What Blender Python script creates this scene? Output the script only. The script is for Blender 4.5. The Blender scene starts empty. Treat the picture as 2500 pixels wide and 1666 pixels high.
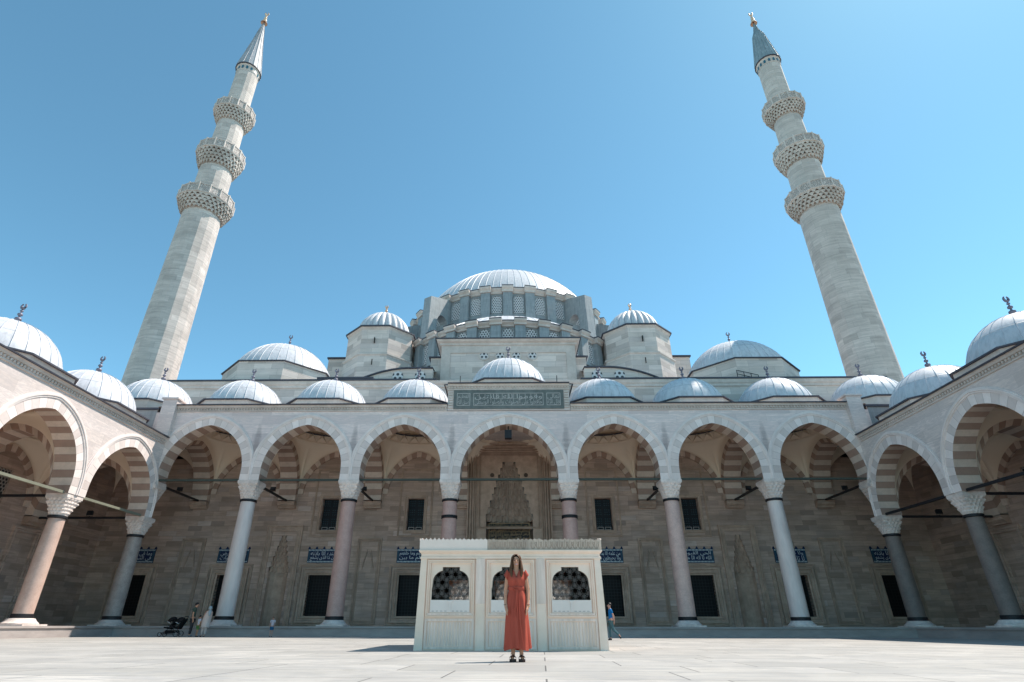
import bpy, bmesh, math, random
from math import sin, cos, pi, sqrt, radians, atan2, floor
from mathutils import Vector
random.seed(7)
scene = bpy.context.scene
COL = scene.collection
S = 1.1      # building units -> metres, scaled about the lens height
CH = 0.5     # lens height above the pavement
def W(x, y, z): return Vector((x * S, y * S, CH + (z - .48) * S))
ZF = .48 - CH / S   # pavement level in building units
WL = {}

# ---------------------------------------------------------------- objects
def register(o, parent, wloc):
    COL.objects.link(o)
    if parent is not None:
        o.parent = parent
        o.location = wloc - WL[parent.name]
    else:
        o.location = wloc
    WL[o.name] = Vector(wloc)
    return o

def thing(name, label, cat, loc, group=None):
    o = bpy.data.objects.new(name, None)
    o.empty_display_size = .3
    register(o, None, Vector(loc))
    o['label'] = label; o['category'] = cat
    if group: o['group'] = group
    return o

def node(name, parent, loc):
    o = bpy.data.objects.new(name, None)
    return register(o, parent, Vector(loc))

def kids(o): return [c for c in bpy.data.objects if c.parent == o]

def copy_tree(o, off, parent=None):
    c = o.copy(); COL.objects.link(c)
    if parent is None or parent == o.parent:
        c.parent = o.parent; c.location = o.location + Vector(off); WL[c.name] = WL[o.name] + Vector(off)
    else:
        c.parent = parent; c.location = o.location; WL[c.name] = WL[parent.name] + c.location
    for ch in kids(o): copy_tree(ch, off, c)
    return c

def setlabel(o, label): o['label'] = label; return o

class MB:
    def __init__(s, sc=True): s.p = []; s.f = []; s.u = []; s.sc = sc
    def face(s, pts, uv=None):
        n = len(s.p); s.p += [tuple(q) for q in pts]; s.f.append(tuple(range(n, n + len(pts)))); s.u.append(uv)
    def box(s, x0, y0, z0, x1, y1, z1, bottom=True):
        P = lambda i, j, k: ((x0, x1)[i], (y0, y1)[j], (z0, z1)[k])
        s.face([P(0,0,0),P(1,0,0),P(1,0,1),P(0,0,1)]); s.face([P(1,1,0),P(0,1,0),P(0,1,1),P(1,1,1)])
        s.face([P(0,1,0),P(0,0,0),P(0,0,1),P(0,1,1)]); s.face([P(1,0,0),P(1,1,0),P(1,1,1),P(1,0,1)])
        s.face([P(0,0,1),P(1,0,1),P(1,1,1),P(0,1,1)])
        if bottom: s.face([P(0,1,0),P(1,1,0),P(1,0,0),P(0,0,0)])
    def strip(s, A, B, uA=None, vA=0, vB=1):
        for i in range(len(A) - 1):
            a, b, c, d = A[i], A[i+1], B[i+1], B[i]
            if (Vector(a)-Vector(b)).length < 1e-6 and (Vector(c)-Vector(d)).length < 1e-6: continue
            uv = None if uA is None else [(uA[i], vA), (uA[i+1], vA), (uA[i+1], vB), (uA[i], vB)]
            s.face([a, b, c, d], uv)
    def loft(s, rings, closed=True, us=None):
        for k in range(len(rings) - 1):
            A, B = list(rings[k]), list(rings[k+1])
            if closed: A.append(A[0]); B.append(B[0])
            s.strip(A, B, us, k, k + 1)
    def lathe(s, cx, cy, prof, n=32, a0=0., a1=2*pi, rot=0.):
        full = abs(a1 - a0 - 2*pi) < 1e-6
        ang = [a0 + (a1-a0)*i/n + rot for i in range(n+1)]
        v = 0
        for k in range(len(prof)-1):
            (r0, z0), (r1, z1) = prof[k], prof[k+1]
            v1 = v + math.hypot(r1-r0, z1-z0) * S
            R = max(r0, r1) * S
            for i in range(n):
                a, b = ang[i], ang[i+1]
                p = [(cx+r0*cos(a), cy+r0*sin(a), z0), (cx+r0*cos(b), cy+r0*sin(b), z0), (cx+r1*cos(b), cy+r1*sin(b), z1), (cx+r1*cos(a), cy+r1*sin(a), z1)]
                uv = [(a*R, v), (b*R, v), (b*R, v1), (a*R, v1)]
                if r0 < 1e-6: p = [p[0], p[2], p[3]]; uv = [uv[0], uv[2], uv[3]]
                elif r1 < 1e-6: p = p[:3]; uv = uv[:3]
                s.face(p, uv)
            v = v1
    def prism(s, poly, n):           # poly: 3D points (planar), extruded by vector n
        n = Vector(n); A = [Vector(q) for q in poly]; B = [q + n for q in A]
        s.face(A[::-1]); s.face(B)
        for i in range(len(A)): j = (i+1) % len(A); s.face([A[i], A[j], B[j], B[i]])
    def tube(s, pts, r, n=6):
        pts = [Vector(q) for q in pts]; rings = []
        rr = r if isinstance(r, (list, tuple)) else [r]*len(pts)
        for i, q in enumerate(pts):
            t = (pts[min(i+1, len(pts)-1)] - pts[max(i-1, 0)]).normalized()
            a = t.cross(Vector((0, 0, 1)) if abs(t.z) < .9 else Vector((1, 0, 0))).normalized(); b = t.cross(a)
            rings.append([q + (a*cos(2*pi*k/n) + b*sin(2*pi*k/n))*rr[i] for k in range(n)])
        s.loft(rings); s.face(rings[0][::-1]); s.face(rings[-1])
    def build(s, name, mat, parent=None, smooth=False, ang=40, origin=None, weld=False, wl=None):
        pts = [W(*q) if s.sc else Vector(q) for q in s.p]
        if wl is None:
            wl = WL[parent.name] if parent is not None else Vector((0, 0, 0))
            if origin is not None: wl = W(*origin) if s.sc else Vector(origin)
        me = bpy.data.meshes.new(name)
        me.from_pydata([q - wl for q in pts], [], s.f)
        ul = me.uv_layers.new(name='UVMap').data
        li = 0
        for f, uv in zip(s.f, s.u):
            if uv is None:
                n = Vector((0, 0, 0))
                for i in range(len(f)):
                    a, b = pts[f[i]], pts[f[(i+1) % len(f)]]
                    n += a.cross(b)
                if abs(n.z) > max(abs(n.x), abs(n.y)): uv = [(pts[i].x, pts[i].y) for i in f]
                elif abs(n.x) > abs(n.y): uv = [(pts[i].y, pts[i].z) for i in f]
                else: uv = [(pts[i].x, pts[i].z) for i in f]
            for q in uv: ul[li].uv = q; li += 1
        if smooth or weld:
            bm = bmesh.new(); bm.from_mesh(me); bmesh.ops.remove_doubles(bm, verts=bm.verts, dist=2e-4)
            bmesh.ops.recalc_face_normals(bm, faces=bm.faces)
            bm.to_mesh(me); bm.free()
        if smooth:
            me.shade_smooth(); me.set_sharp_from_angle(angle=radians(ang))
        for m in (mat if isinstance(mat, (list, tuple)) else [mat]): me.materials.append(m)
        o = bpy.data.objects.new(name, me)
        return register(o, parent, wl)

# ---------------------------------------------------------------- materials
class NT:
    def __init__(s, name):
        s.tone = (1., .93, .94)
        s.m = bpy.data.materials.new(name); s.m.use_nodes = True
        s.t = s.m.node_tree; s.b = s.t.nodes['Principled BSDF']
    def n(s, typ, **kw):
        x = s.t.nodes.new('ShaderNode' + typ)
        for k, v in kw.items():
            if k.startswith('i_'): x.inputs[k[2:].replace('_', ' ')].default_value = v
            else: setattr(x, k, v)
        return x
    def l(s, a, b): s.t.links.new(a, b)
    def math(s, op, a, b=None, c=None):
        x = s.n('Math', operation=op)
        for i, q in enumerate((a, b, c)):
            if q is None: continue
            if isinstance(q, (int, float)): x.inputs[i].default_value = q
            else: s.l(q, x.inputs[i])
        return x.outputs[0]
    def mix(s, fac, a, b, typ='MIX'):
        x = s.n('Mix', data_type='RGBA', blend_type=typ)
        for i, q in ((0, fac), (6, a), (7, b)):
            if isinstance(q, (int, float)): x.inputs[i].default_value = q
            elif isinstance(q, tuple): x.inputs[i].default_value = (*q, 1)
            else: s.l(q, x.inputs[i])
        return x.outputs[2]
    def ramp(s, fac, stops, interp='LINEAR'):
        x = s.n('ValToRGB'); x.color_ramp.interpolation = interp; e = x.color_ramp.elements
        while len(e) < len(stops): e.new(.5)
        for el, (p, c) in zip(e, stops): el.position = p; el.color = (*c, 1) if isinstance(c, tuple) else (c, c, c, 1)
        s.l(fac, x.inputs[0]); return x.outputs[0]
    def noise(s, vec, scale, detail=4, rough=.55, dist=0):
        x = s.n('TexNoise'); x.inputs['Scale'].default_value = scale; x.inputs['Detail'].default_value = detail
        x.inputs['Roughness'].default_value = rough; x.inputs['Distortion'].default_value = dist
        if vec is not None: s.l(vec, x.inputs['Vector'])
        return x.outputs['Fac']
    def mapping(s, vec, scale, loc=(0, 0, 0)):
        x = s.n('Mapping'); x.inputs['Scale'].default_value = scale; x.inputs['Location'].default_value = loc
        s.l(vec, x.inputs['Vector']); return x.outputs[0]
    def pos(s): return s.n('NewGeometry').outputs['Position']
    def uv(s): return s.n('UVMap').outputs[0]
    def bump(s, h, strength=.3, dist=.02):
        x = s.n('Bump'); x.inputs['Strength'].default_value = strength; x.inputs['Distance'].default_value = dist
        s.l(h, x.inputs['Height']); s.l(x.outputs[0], s.b.inputs['Normal'])
    def color(s, c): s.l(s.mix(1., c, s.tone, 'MULTIPLY'), s.b.inputs['Base Color'])
    def rough(s, v, spec=.3, metal=0):
        s.b.inputs['Roughness'].default_value = v; s.b.inputs['Specular IOR Level'].default_value = spec; s.b.inputs['Metallic'].default_value = metal

def masonry(name, stops, bw, bh, mortar=(.1, .09, .08), ms=.012, streak=.25, vein=None, stain=.35, stain_col=(.08, .075, .07), rough=.8, bstr=.5, soft=.1, voff=.37, runs=None):
    m = NT(name); uv = m.uv(); P = m.pos()
    warp = m.noise(P, .7, 2)
    br = m.n('TexBrick', offset=voff, offset_frequency=2, squash=1.35, squash_frequency=3)
    br.inputs['Scale'].default_value = 1; br.inputs['Brick Width'].default_value = bw; br.inputs['Row Height'].default_value = bh
    br.inputs['Mortar Size'].default_value = ms; br.inputs['Mortar Smooth'].default_value = soft
    br.inputs['Color1'].default_value = (0, 0, 0, 1); br.inputs['Color2'].default_value = (1, 1, 1, 1); br.inputs['Mortar'].default_value = (.5, .5, .5, 1)
    m.l(uv, br.inputs['Vector'])
    # the joints run a little crooked
    val = br.outputs['Color']; joint = br.outputs['Fac']
    c = m.ramp(val, stops)
    big = m.noise(P, .35, 5, .6); fine = m.noise(P, 9, 5, .65)
    st = m.noise(m.mapping(P, (.5, .5, 5)), 1.2, 6, .65, .6)
    c = m.mix(m.math('MULTIPLY', m.ramp(st, [(.35, 0.), (.75, 1.)]), streak), c, stain_col)
    c = m.mix(m.math('MULTIPLY', m.ramp(big, [(.45, 0.), (.8, 1.)]), stain), c, stain_col)
    if vein:
        vn = m.noise(m.mapping(P, (.35, .35, 2.2)), 1.6, 8, .7, 2.2)
        band = m.ramp(vn, [(.40, 0.), (.5, 1.), (.60, 0.)])
        c = m.mix(m.math('MULTIPLY', band, .55), c, vein)
    c = m.mix(m.math('MULTIPLY', fine, .22), c, m.mix(1., c, (.55, .53, .5), 'MULTIPLY'))
    c = m.mix(m.math('MULTIPLY', joint, .6), c, mortar)
    if runs:          # dark rain streaks below the roof spouts, between the arches
        sx = m.n('SeparateXYZ'); m.l(uv, sx.inputs[0]); u = m.math('ADD', sx.outputs[0], m.math('MULTIPLY', m.math('SUBTRACT', m.noise(P, 3., 4), .5), .25)); d = None
        for x in runs[0]:
            q = m.math('ABSOLUTE', m.math('SUBTRACT', u, x)); d = q if d is None else m.math('MINIMUM', d, q)
        t = m.math('DIVIDE', m.math('SUBTRACT', sx.outputs[1], runs[1]), runs[2]-runs[1])
        w_ = m.math('MULTIPLY', m.math('SUBTRACT', 1.05, m.math('ABSOLUTE', m.math('SUBTRACT', t, .35))), .30)
        k = m.math('MULTIPLY', m.ramp(m.math('DIVIDE', d, m.math('MAXIMUM', w_, .02)), [(.35, 1.), (1., 0.)]), m.ramp(t, [(0., 0.), (.08, 1.), (.7, .7), (1., 0.)]))
        c = m.mix(m.math('MULTIPLY', k, m.math('ADD', .25, m.math('MULTIPLY', st, .75))), c, (.20, .185, .18))
    m.color(c); m.rough(rough, .25)
    h = m.math('SUBTRACT', m.math('MULTIPLY', fine, .5), joint)
    m.bump(h, bstr, .015)
    return m.m

def voussoir(name, c1, c2, jitter=.25, stain=.3, dark=(.1, .08, .07)):
    m = NT(name); uv = m.uv(); P = m.pos()
    sp = m.n('SeparateXYZ'); m.l(uv, sp.inputs[0]); u = sp.outputs[0]
    fl = m.math('FLOOR', u); par = m.math('MODULO', m.math('ABSOLUTE', fl), 2.)
    wn = m.n('TexWhiteNoise', noise_dimensions='1D'); m.l(m.math('ADD', fl, .37), wn.inputs['W'])
    c = m.mix(par, c1, c2)
    c = m.mix(m.math('MULTIPLY', wn.outputs['Value'], jitter), c, m.mix(1., c, (.5, .48, .46), 'MULTIPLY'))
    nz = m.noise(P, 5, 6, .7); bg = m.noise(P, .8, 4)
    c = m.mix(m.math('MULTIPLY', m.ramp(nz, [(.42, 0.), (.75, 1.)]), stain), c, dark)
    c = m.mix(m.math('MULTIPLY', m.ramp(bg, [(.5, 0.), (.8, 1.)]), .3), c, dark)
    fr = m.math('FRACT', u); e = m.math('MINIMUM', fr, m.math('SUBTRACT', 1., fr))
    j = m.ramp(e, [(0., 1.), (.035, 0.)])
    c = m.mix(m.math('MULTIPLY', j, .55), c, (.12, .1, .09))
    m.color(c); m.rough(.75, .25); m.bump(m.math('SUBTRACT', m.math('MULTIPLY', nz, .6), j), .5, .015)
    return m.m

def plain(name, col, rough=.6, spec=.3, metal=0, var=.25, scale=4., bump=.15, dark=None, stretch=None):
    m = NT(name); P = m.pos()
    if stretch: P = m.mapping(P, stretch)
    nz = m.noise(P, scale, 6, .65); bg = m.noise(P, scale*.17, 3)
    d = dark or tuple(q*.45 for q in col)
    c = m.mix(m.math('MULTIPLY', m.ramp(nz, [(.35, 0.), (.75, 1.)]), var), col, d)
    c = m.mix(m.math('MULTIPLY', m.ramp(bg, [(.4, 0.), (.75, 1.)]), var), c, d)
    m.color(c); m.rough(rough, spec, metal); m.bump(nz, bump, .01)
    return m.m

def lead(name, col, col2, rough=.5):
    m = NT(name); uv = m.uv(); P = m.pos()
    sp = m.n('SeparateXYZ'); m.l(uv, sp.inputs[0]); fl = m.math('FLOOR', sp.outputs[0])
    wn = m.n('TexWhiteNoise', noise_dimensions='2D')
    cb = m.n('CombineXYZ'); m.l(fl, cb.inputs[0]); m.l(m.math('FLOOR', m.math('MULTIPLY', sp.outputs[1], 3.)), cb.inputs[1]); m.l(cb.outputs[0], wn.inputs['Vector'])
    c = m.mix(m.math('MULTIPLY', wn.outputs['Value'], .65), col, col2)
    c = m.mix(m.math('MULTIPLY', m.n('ObjectInfo').outputs['Random'], .35), c, col2)
    nz = m.noise(P, 3, 6, .65); st = m.noise(m.mapping(P, (2.5, 2.5, .35)), 2, 5, .6)
    c = m.mix(m.math('MULTIPLY', m.ramp(nz, [(.4, 0.), (.75, 1.)]), .5), c, col2)
    c = m.mix(m.math('MULTIPLY', m.ramp(st, [(.45, 0.), (.7, 1.)]), .5), c, tuple(q*.6 for q in col2))
    fr = m.math('FRACT', m.math('MULTIPLY', sp.outputs[1], 3.)); e = m.math('MINIMUM', fr, m.math('SUBTRACT', 1., fr))
    j = m.ramp(e, [(0., 1.), (.03, 0.)])
    c = m.mix(m.math('MULTIPLY', j, .5), c, tuple(q*.4 for q in col2))
    m.color(c); m.rough(rough, .45, 0.)
    m.bump(m.math('ADD', m.math('MULTIPLY', nz, .5), j), .35, .02)
    return m.m

def pierced(name, stone, hole, cell=1., r=.36):      # hexagonal rows of round holes, uv in cells
    m = NT(name); uv = m.uv()
    sp = m.n('SeparateXYZ'); m.l(uv, sp.inputs[0]); u, v = sp.outputs[0], m.math('DIVIDE', sp.outputs[1], 1.732)
    def d(ou, ov):
        a = m.math('SUBTRACT', m.math('FRACT', m.math('ADD', u, ou)), .5)
        b = m.math('MULTIPLY', m.math('SUBTRACT', m.math('FRACT', m.math('ADD', v, ov)), .5), 1.732)
        return m.math('SQRT', m.math('ADD', m.math('MULTIPLY', a, a), m.math('MULTIPLY', b, b)))
    dd = m.math('MINIMUM', d(0., 0.), d(.5, .5))
    k = m.ramp(dd, [(r-.04, 1.), (r+.04, 0.)])
    m.color(m.mix(k, stone, hole)); m.rough(.6, .3); m.bump(m.math('SUBTRACT', 1., k), .6, .03)
    return m.m

def lattice_mat(name, stone, hole, scale):       # star-net of the balcony parapets, shaded hole insides painted dark
    m = NT(name); uv = m.uv()
    v = m.n('TexVoronoi', feature='DISTANCE_TO_EDGE'); v.inputs['Scale'].default_value = scale; v.inputs['Randomness'].default_value = .55
    m.l(uv, v.inputs['Vector'])
    k = m.ramp(v.outputs['Distance'], [(.10, 0.), (.16, 1.)])
    nz = m.noise(m.pos(), 2.5, 5)
    c = m.mix(m.math('MULTIPLY', nz, .5), stone, tuple(q*.5 for q in stone))
    m.color(m.mix(k, c, hole)); m.rough(.8, .2); m.bump(m.math('SUBTRACT', 1., k), .6, .04)
    return m.m

MARBLE = masonry('banded_marble', [(0., (.60, .545, .50)), (.25, (.76, .69, .625)), (.5, (.85, .78, .715)), (.75, (.70, .64, .59)), (.9, (.83, .755, .68)), (1., (.58, .54, .51))], 1.9, .60, (.42, .38, .34), .005, .28, (.47, .44, .425), .25, (.42, .37, .33), .55, .25)
MARBLEF = masonry('rain_streaked_marble', [(0., (.72, .62, .58)), (.25, (.88, .765, .70)), (.5, (.95, .84, .77)), (.75, (.80, .695, .645)), (.9, (.94, .82, .74)), (1., (.66, .59, .57))], 1.9, .60, (.45, .40, .37), .006, .34, (.54, .51, .495), .24, (.40, .355, .32), .55, .3, runs=([q*1.1 for q in (-14.52, -8.9, -3.28, 3.28, 8.9, 14.52)], 9.9, 12.2))
VOUS = voussoir('voussoir_marble', (.90, .835, .77), (.73, .665, .61), .4, .18, (.38, .33, .29))
MOLD = plain('moulded_marble', (.82, .76, .70), .6, .3, 0, .3, 3.)
SOFF = voussoir('striped_soffit', (.74, .63, .52), (.42, .30, .235), .4, .2, (.14, .11, .09))
WALLS = masonry('bounce_brown_ashlar', [(0., (.38, .29, .23)), (.2, (.56, .425, .335)), (.5, (.65, .495, .395)), (.7, (.49, .385, .32)), (.85, (.63, .48, .385)), (.93, (.36, .285, .24)), (1., (.74, .61, .53))], .95, .34, (.2, .16, .13), .007, .6, None, .55, (.21, .165, .13), .85, .4)  # warm bounce light under the vaults is put into this brown
CARVE = plain('carved_brown_stone', (.56, .43, .33), .85, .2, 0, .6, 2.5, .3, (.24, .18, .135))
GREY = masonry('grey_ashlar', [(0., (.52, .47, .42)), (.3, (.70, .635, .565)), (.6, (.80, .73, .655)), (.8, (.61, .555, .505)), (1., (.72, .67, .615))], 1.5, .52, (.16, .15, .14), .008, .25, None, .28, (.16, .15, .14), .85, .4)
GREYT = plain('grey_stone_trim', (.66, .61, .55), .85, .2, 0, .5, 2., .3, (.32, .29, .25))
MINA = masonry('minaret_ashlar', [(0., (.56, .51, .455)), (.3, (.66, .605, .54)), (.6, (.73, .665, .595)), (.8, (.60, .55, .49)), (1., (.79, .725, .65))], 1.45, .62, (.2, .19, .18), .008, .45, None, .3, (.17, .16, .15), .85, .5)
MUQ = plain('weathered_muqarnas', (.64, .59, .52), .9, .15, 0, .6, 2.2, .4, (.27, .235, .195))
PLAST = plain('beige_plaster', (.87, .785, .63), .9, .1, 0, .10, .6, .05)
LEADS = lead('spire_lead', (.44, .45, .46), (.33, .345, .355))
LEADD = lead('dome_lead', (.64, .66, .67), (.52, .55, .57))
LEADK = lead('drum_lead', (.34, .375, .375), (.24, .275, .285))
LEADK2 = lead('teal_spire_lead', (.30, .37, .39), (.2, .26, .28))  # teal-grey lead of the right spire, darker than the left one
LEADE = plain('lead_edge', (.075, .08, .1), .6, .3, 0, .4, 5.)
IRON = plain('black_iron', (.015, .015, .018), .55, .35, 0, .3, 8.)
IRONG = plain('greenish_iron_rod', (.06, .075, .06), .6, .3, 0, .4, 6.)
PINK = plain('pink_granite', (.52, .35, .295), .45, .4, 0, .4, 14., .05, (.28, .17, .15))
PINKL = plain('pale_pink_granite', (.64, .475, .405), .45, .4, 0, .4, 14., .05, (.28, .2, .19))
PINKW = plain('rosy_granite', (.58, .44, .36), .45, .4, 0, .35, 16., .05, (.3, .2, .16))
GRAND = plain('shaded_grey_granite', (.23, .19, .165), .6, .3, 0, .5, 18., .05, (.11, .1, .09))  # darker copy of the grey granite, right gallery shade put into its colour
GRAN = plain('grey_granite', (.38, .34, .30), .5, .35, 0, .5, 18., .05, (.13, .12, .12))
WMAR = plain('veined_white_marble', (.76, .69, .635), .4, .4, 0, .5, 1.8, .05, (.40, .38, .36), (2.2, 2.2, .5))
CAPM = plain('capital_marble', (.82, .745, .67), .65, .3, 0, .5, 5., .3, (.3, .28, .25))
GOLD = plain('gilded_copper', (.70, .52, .36), .4, .5, .5, .3, 5.)
PEWT = plain('dark_finial_metal', (.20, .2, .25), .5, .4, .3, .4, 6.)
DARK = plain('dark_opening', (.008, .007, .007), .5, .2, 0, .3, 2.)
GLASS = plain('dark_window_pane', (.012, .013, .016), .5, .2, 0, .3, 3., 0)
PALE = plain('pale_window_stone', (.42, .41, .39), .7)
PSTONE = pierced('pierced_window', (.60, .61, .60), (.05, .06, .07), 1., .30)
PSTONE2 = pierced('pierced_lattice', (.30, .28, .25), (.02, .02, .02), 1., .34)
PARAP = lattice_mat('pierced_parapet', (.68, .62, .555), (.27, .245, .22), 6.5)
TILEB = plain('cobalt_tile', (.010, .022, .075), .5, .25, 0, .35, 9., .02)
TILEW = plain('white_glaze', (.62, .70, .72), .3, .5, 0, .1)
TILET = plain('turquoise_glaze', (.025, .075, .12), .5, .25, 0, .3, 9.)
GREENM = plain('green_porphyry', (.165, .19, .175), .6, .35, 0, .6, 4., .15, (.07, .085, .08))
LETTER = plain('carved_pale_letters', (.50, .50, .47), .7)
GILT = plain('old_gilt_letters', (.50, .35, .19), .6, .3, .1, .3)
BLUEW = plain('blue_vent_tile', (.03, .13, .18), .3, .5)
FMARB = plain('fountain_marble', (.94, .775, .63), .55, .3, 0, .45, 2.6, .15, (.68, .54, .39))
FMARG = plain('streaked_fountain_marble', (.92, .76, .64), .55, .3, 0, .75, 1.5, .15, (.55, .45, .36), (9., 9., .8))
FNEW = plain('clean_white_marble', (.82, .74, .655), .5, .3, 0, .15, 3., .06)
HOODST = plain('dark_carved_stone', (.50, .40, .315), .85, .2, 0, .7, 2.2, .35, (.20, .155, .12))  # darker, more mottled copy of the carved stone for the portal hood
BRONZ = plain('bronze_grille', (.15, .13, .115), .5, .4, .3, .3, 10.)
WOODD = plain('dark_wood', (.012, .011, .012), .6)

# ---------------------------------------------------------------- arabic shaping
_F = {'ا': 'FE8D FE8E', 'أ': 'FE83 FE84', 'ب': 'FE8F FE90 FE91 FE92', 'ة': 'FE93 FE94', 'ت': 'FE95 FE96 FE97 FE98', 'ح': 'FEA1 FEA2 FEA3 FEA4', 'خ': 'FEA5 FEA6 FEA7 FEA8', 'د': 'FEA9 FEAA', 'ذ': 'FEAB FEAC',
      'ر': 'FEAD FEAE', 'س': 'FEB1 FEB2 FEB3 FEB4', 'ش': 'FEB5 FEB6 FEB7 FEB8', 'ص': 'FEB9 FEBA FEBB FEBC', 'ط': 'FEC1 FEC2 FEC3 FEC4', 'ظ': 'FEC5 FEC6 FEC7 FEC8', 'ع': 'FEC9 FECA FECB FECC', 'ف': 'FED1 FED2 FED3 FED4', 'ق': 'FED5 FED6 FED7 FED8',
      'ك': 'FED9 FEDA FEDB FEDC', 'ل': 'FEDD FEDE FEDF FEE0', 'م': 'FEE1 FEE2 FEE3 FEE4', 'ن': 'FEE5 FEE6 FEE7 FEE8', 'ه': 'FEE9 FEEA FEEB FEEC', 'و': 'FEED FEEE', 'ى': 'FEEF FEF0', 'ي': 'FEF1 FEF2 FEF3 FEF4', 'ج': 'FE9D FE9E FE9F FEA0'}
FM = {k: [chr(int(q, 16)) for q in v.split()] for k, v in _F.items()}
def shape(txt):
    out = []
    for i, ch in enumerate(txt):
        if ch not in FM: out.append(ch); continue
        f = FM[ch]
        prev = i > 0 and txt[i-1] in FM and len(FM[txt[i-1]]) == 4
        nxt = i+1 < len(txt) and txt[i+1] in FM and len(f) == 4
        out.append(f[3] if prev and nxt else f[1] if prev else f[2] if nxt else f[0])
    return ''.join(out[::-1])

def lettering(lines, x0, x1, z0, z1, y, depth=.03):     # returns MB (building units), text filling the box, facing -Y
    mb = MB()
    for k, t in enumerate(lines):
        c = bpy.data.curves.new('tmp', 'FONT'); c.body = shape(t); c.size = 1; c.resolution_u = 2
        o = bpy.data.objects.new('tmp', c); COL.objects.link(o); bpy.context.view_layer.update()
        me = bpy.data.meshes.new_from_object(o.evaluated_get(bpy.context.evaluated_depsgraph_get()))
        v = [q.co.copy() for q in me.vertices]
        ax, bx = min(q.x for q in v), max(q.x for q in v); az, bz = min(q.y for q in v), max(q.y for q in v)
        n = len(lines); h = (z1-z0)/n; lo = z1-(k+1)*h - (.12*h if n > 1 else 0); hi = z1-k*h
        T = lambda q: (x0+(q.x-ax)/(bx-ax)*(x1-x0), y, lo+(q.y-az)/(bz-az)*(hi-lo))
        for p in me.polygons: mb.face([T(v[i]) for i in p.vertices])
        bpy.data.objects.remove(o); bpy.data.meshes.remove(me); bpy.data.curves.remove(c)
    return mb

# ---------------------------------------------------------------- shape helpers
def arch(a, rise, off=0., n=24, stilt=0.):
    c = (rise*rise - a*a)/(2*a); R = a + c + off
    t = math.acos(max(-1, min(1, c/R)))
    L = [(c - R*cos(t*i/n), R*sin(t*i/n)) for i in range(n+1)]
    P = L + [(-x, z) for x, z in L[-2::-1]]
    if stilt > 1e-6: P = [(P[0][0], -stilt)] + P + [(P[-1][0], -stilt)]
    return P
def cum(P):
    s = [0.]
    for i in range(len(P)-1): s.append(s[-1] + math.dist(P[i], P[i+1]))
    return s
class Fr:
    def __init__(s, o, ds, dn): s.o = o; s.ds = ds; s.dn = dn
    def P(s, a, d, z): return (s.o[0]+s.ds[0]*a+s.dn[0]*d, s.o[1]+s.ds[1]*a+s.dn[1]*d, z)

def arcade(parent, W_, fr, bays, captop, apex, top, t=1.0):
    for (s0, s1) in bays:
        c, hb = (s0+s1)/2, (s1-s0)/2; a = hb-.55; rise = min(a*1.15, apex-captop-.25); spring = apex-rise; st = spring-captop
        cl = lambda P: [(max(-hb, min(hb, x)), z) for x, z in P]
        A = {o: cl(arch(a, rise, o, 24, st)) for o in (0, .45, .46, .53, .54, .62, .63, .68)}
        G = lambda o, d: [fr.P(c+x, d, spring+z) for x, z in A[o]]
        ln = cum(A[0]); nv = 2*round(ln[-1]/.37/2)+1; us = [q/ln[-1]*nv for q in ln]
        up = lambda o, d: [fr.P(c+x, d, top) for x, z in A[o]]
        W_['wall'].strip(G(.68, 0), up(.68, 0)); W_['back'].strip(G(0, -t), up(0, -t))
        N_ = node('arch', parent, W(*fr.P(c, 0, captop)))
        m = MB(); m.strip(G(0, .02), G(.45, .02), us); m.build('voussoir_band', VOUS, N_, weld=True)
        m = MB(); pr = [(.45, .02), (.46, .06), (.53, .06), (.54, .095), (.62, .095), (.63, .05), (.68, .05), (.68, 0)]
        for (o1, d1), (o2, d2) in zip(pr, pr[1:]): m.strip(G(o1, d1), G(o2, d2))
        m.build('arch_moulding', MOLD, N_, weld=True)
        m = MB(); m.strip(G(0, .02), G(0, -t), [u+1 for u in us]); m.build('arch_soffit', SOFF, N_, weld=True)

def dentil_cornice(mb, mbl, fr, s0, s1, z, ends=True, dz=1.):
    pr = [(0, z-.42), (.06, z-.40), (.06, z-.33), (.03, z-.33), (.03, z-.20), (.12, z-.18), (.15, z-.08), (.2, z-.06), (0, z-.055)]
    for (d1, z1), (d2, z2) in zip(pr, pr[1:]): mb.face([fr.P(s0, d1, z1), fr.P(s1, d1, z1), fr.P(s1, d2, z2), fr.P(s0, d2, z2)])
    n = int((s1-s0)/.17)
    for i in range(n):
        a = s0+(i+.25)*(s1-s0)/n; b = a+.085
        q = [fr.P(a, .03, z-.33), fr.P(b, .03, z-.33), fr.P(b, .10, z-.30), fr.P(a, .10, z-.30)]; r = [fr.P(a, .03, z-.2), fr.P(b, .03, z-.2), fr.P(b, .10, z-.2), fr.P(a, .10, z-.2)]
        mb.face([q[3], q[2], r[2], r[3]]); mb.face([q[0], q[1], q[2], q[3]]); mb.face([q[0], q[3], r[3], r[0]]); mb.face([q[2], q[1], r[1], r[2]])
    L = [(.03, z-.055), (.27, z-.05), (.28, z), (-.1, z+.03)]
    for (d1, z1), (d2, z2) in zip(L, L[1:]): mbl.face([fr.P(s0, d1, z1), fr.P(s1, d1, z1), fr.P(s1, d2, z2), fr.P(s0, d2, z2)])
    for s in (s0, s1):
        mb.face([fr.P(s, d, zz) for d, zz in pr]); mbl.face([fr.P(s, d, zz) for d, zz in L] + [fr.P(s, -.1, z-.055)])

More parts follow.
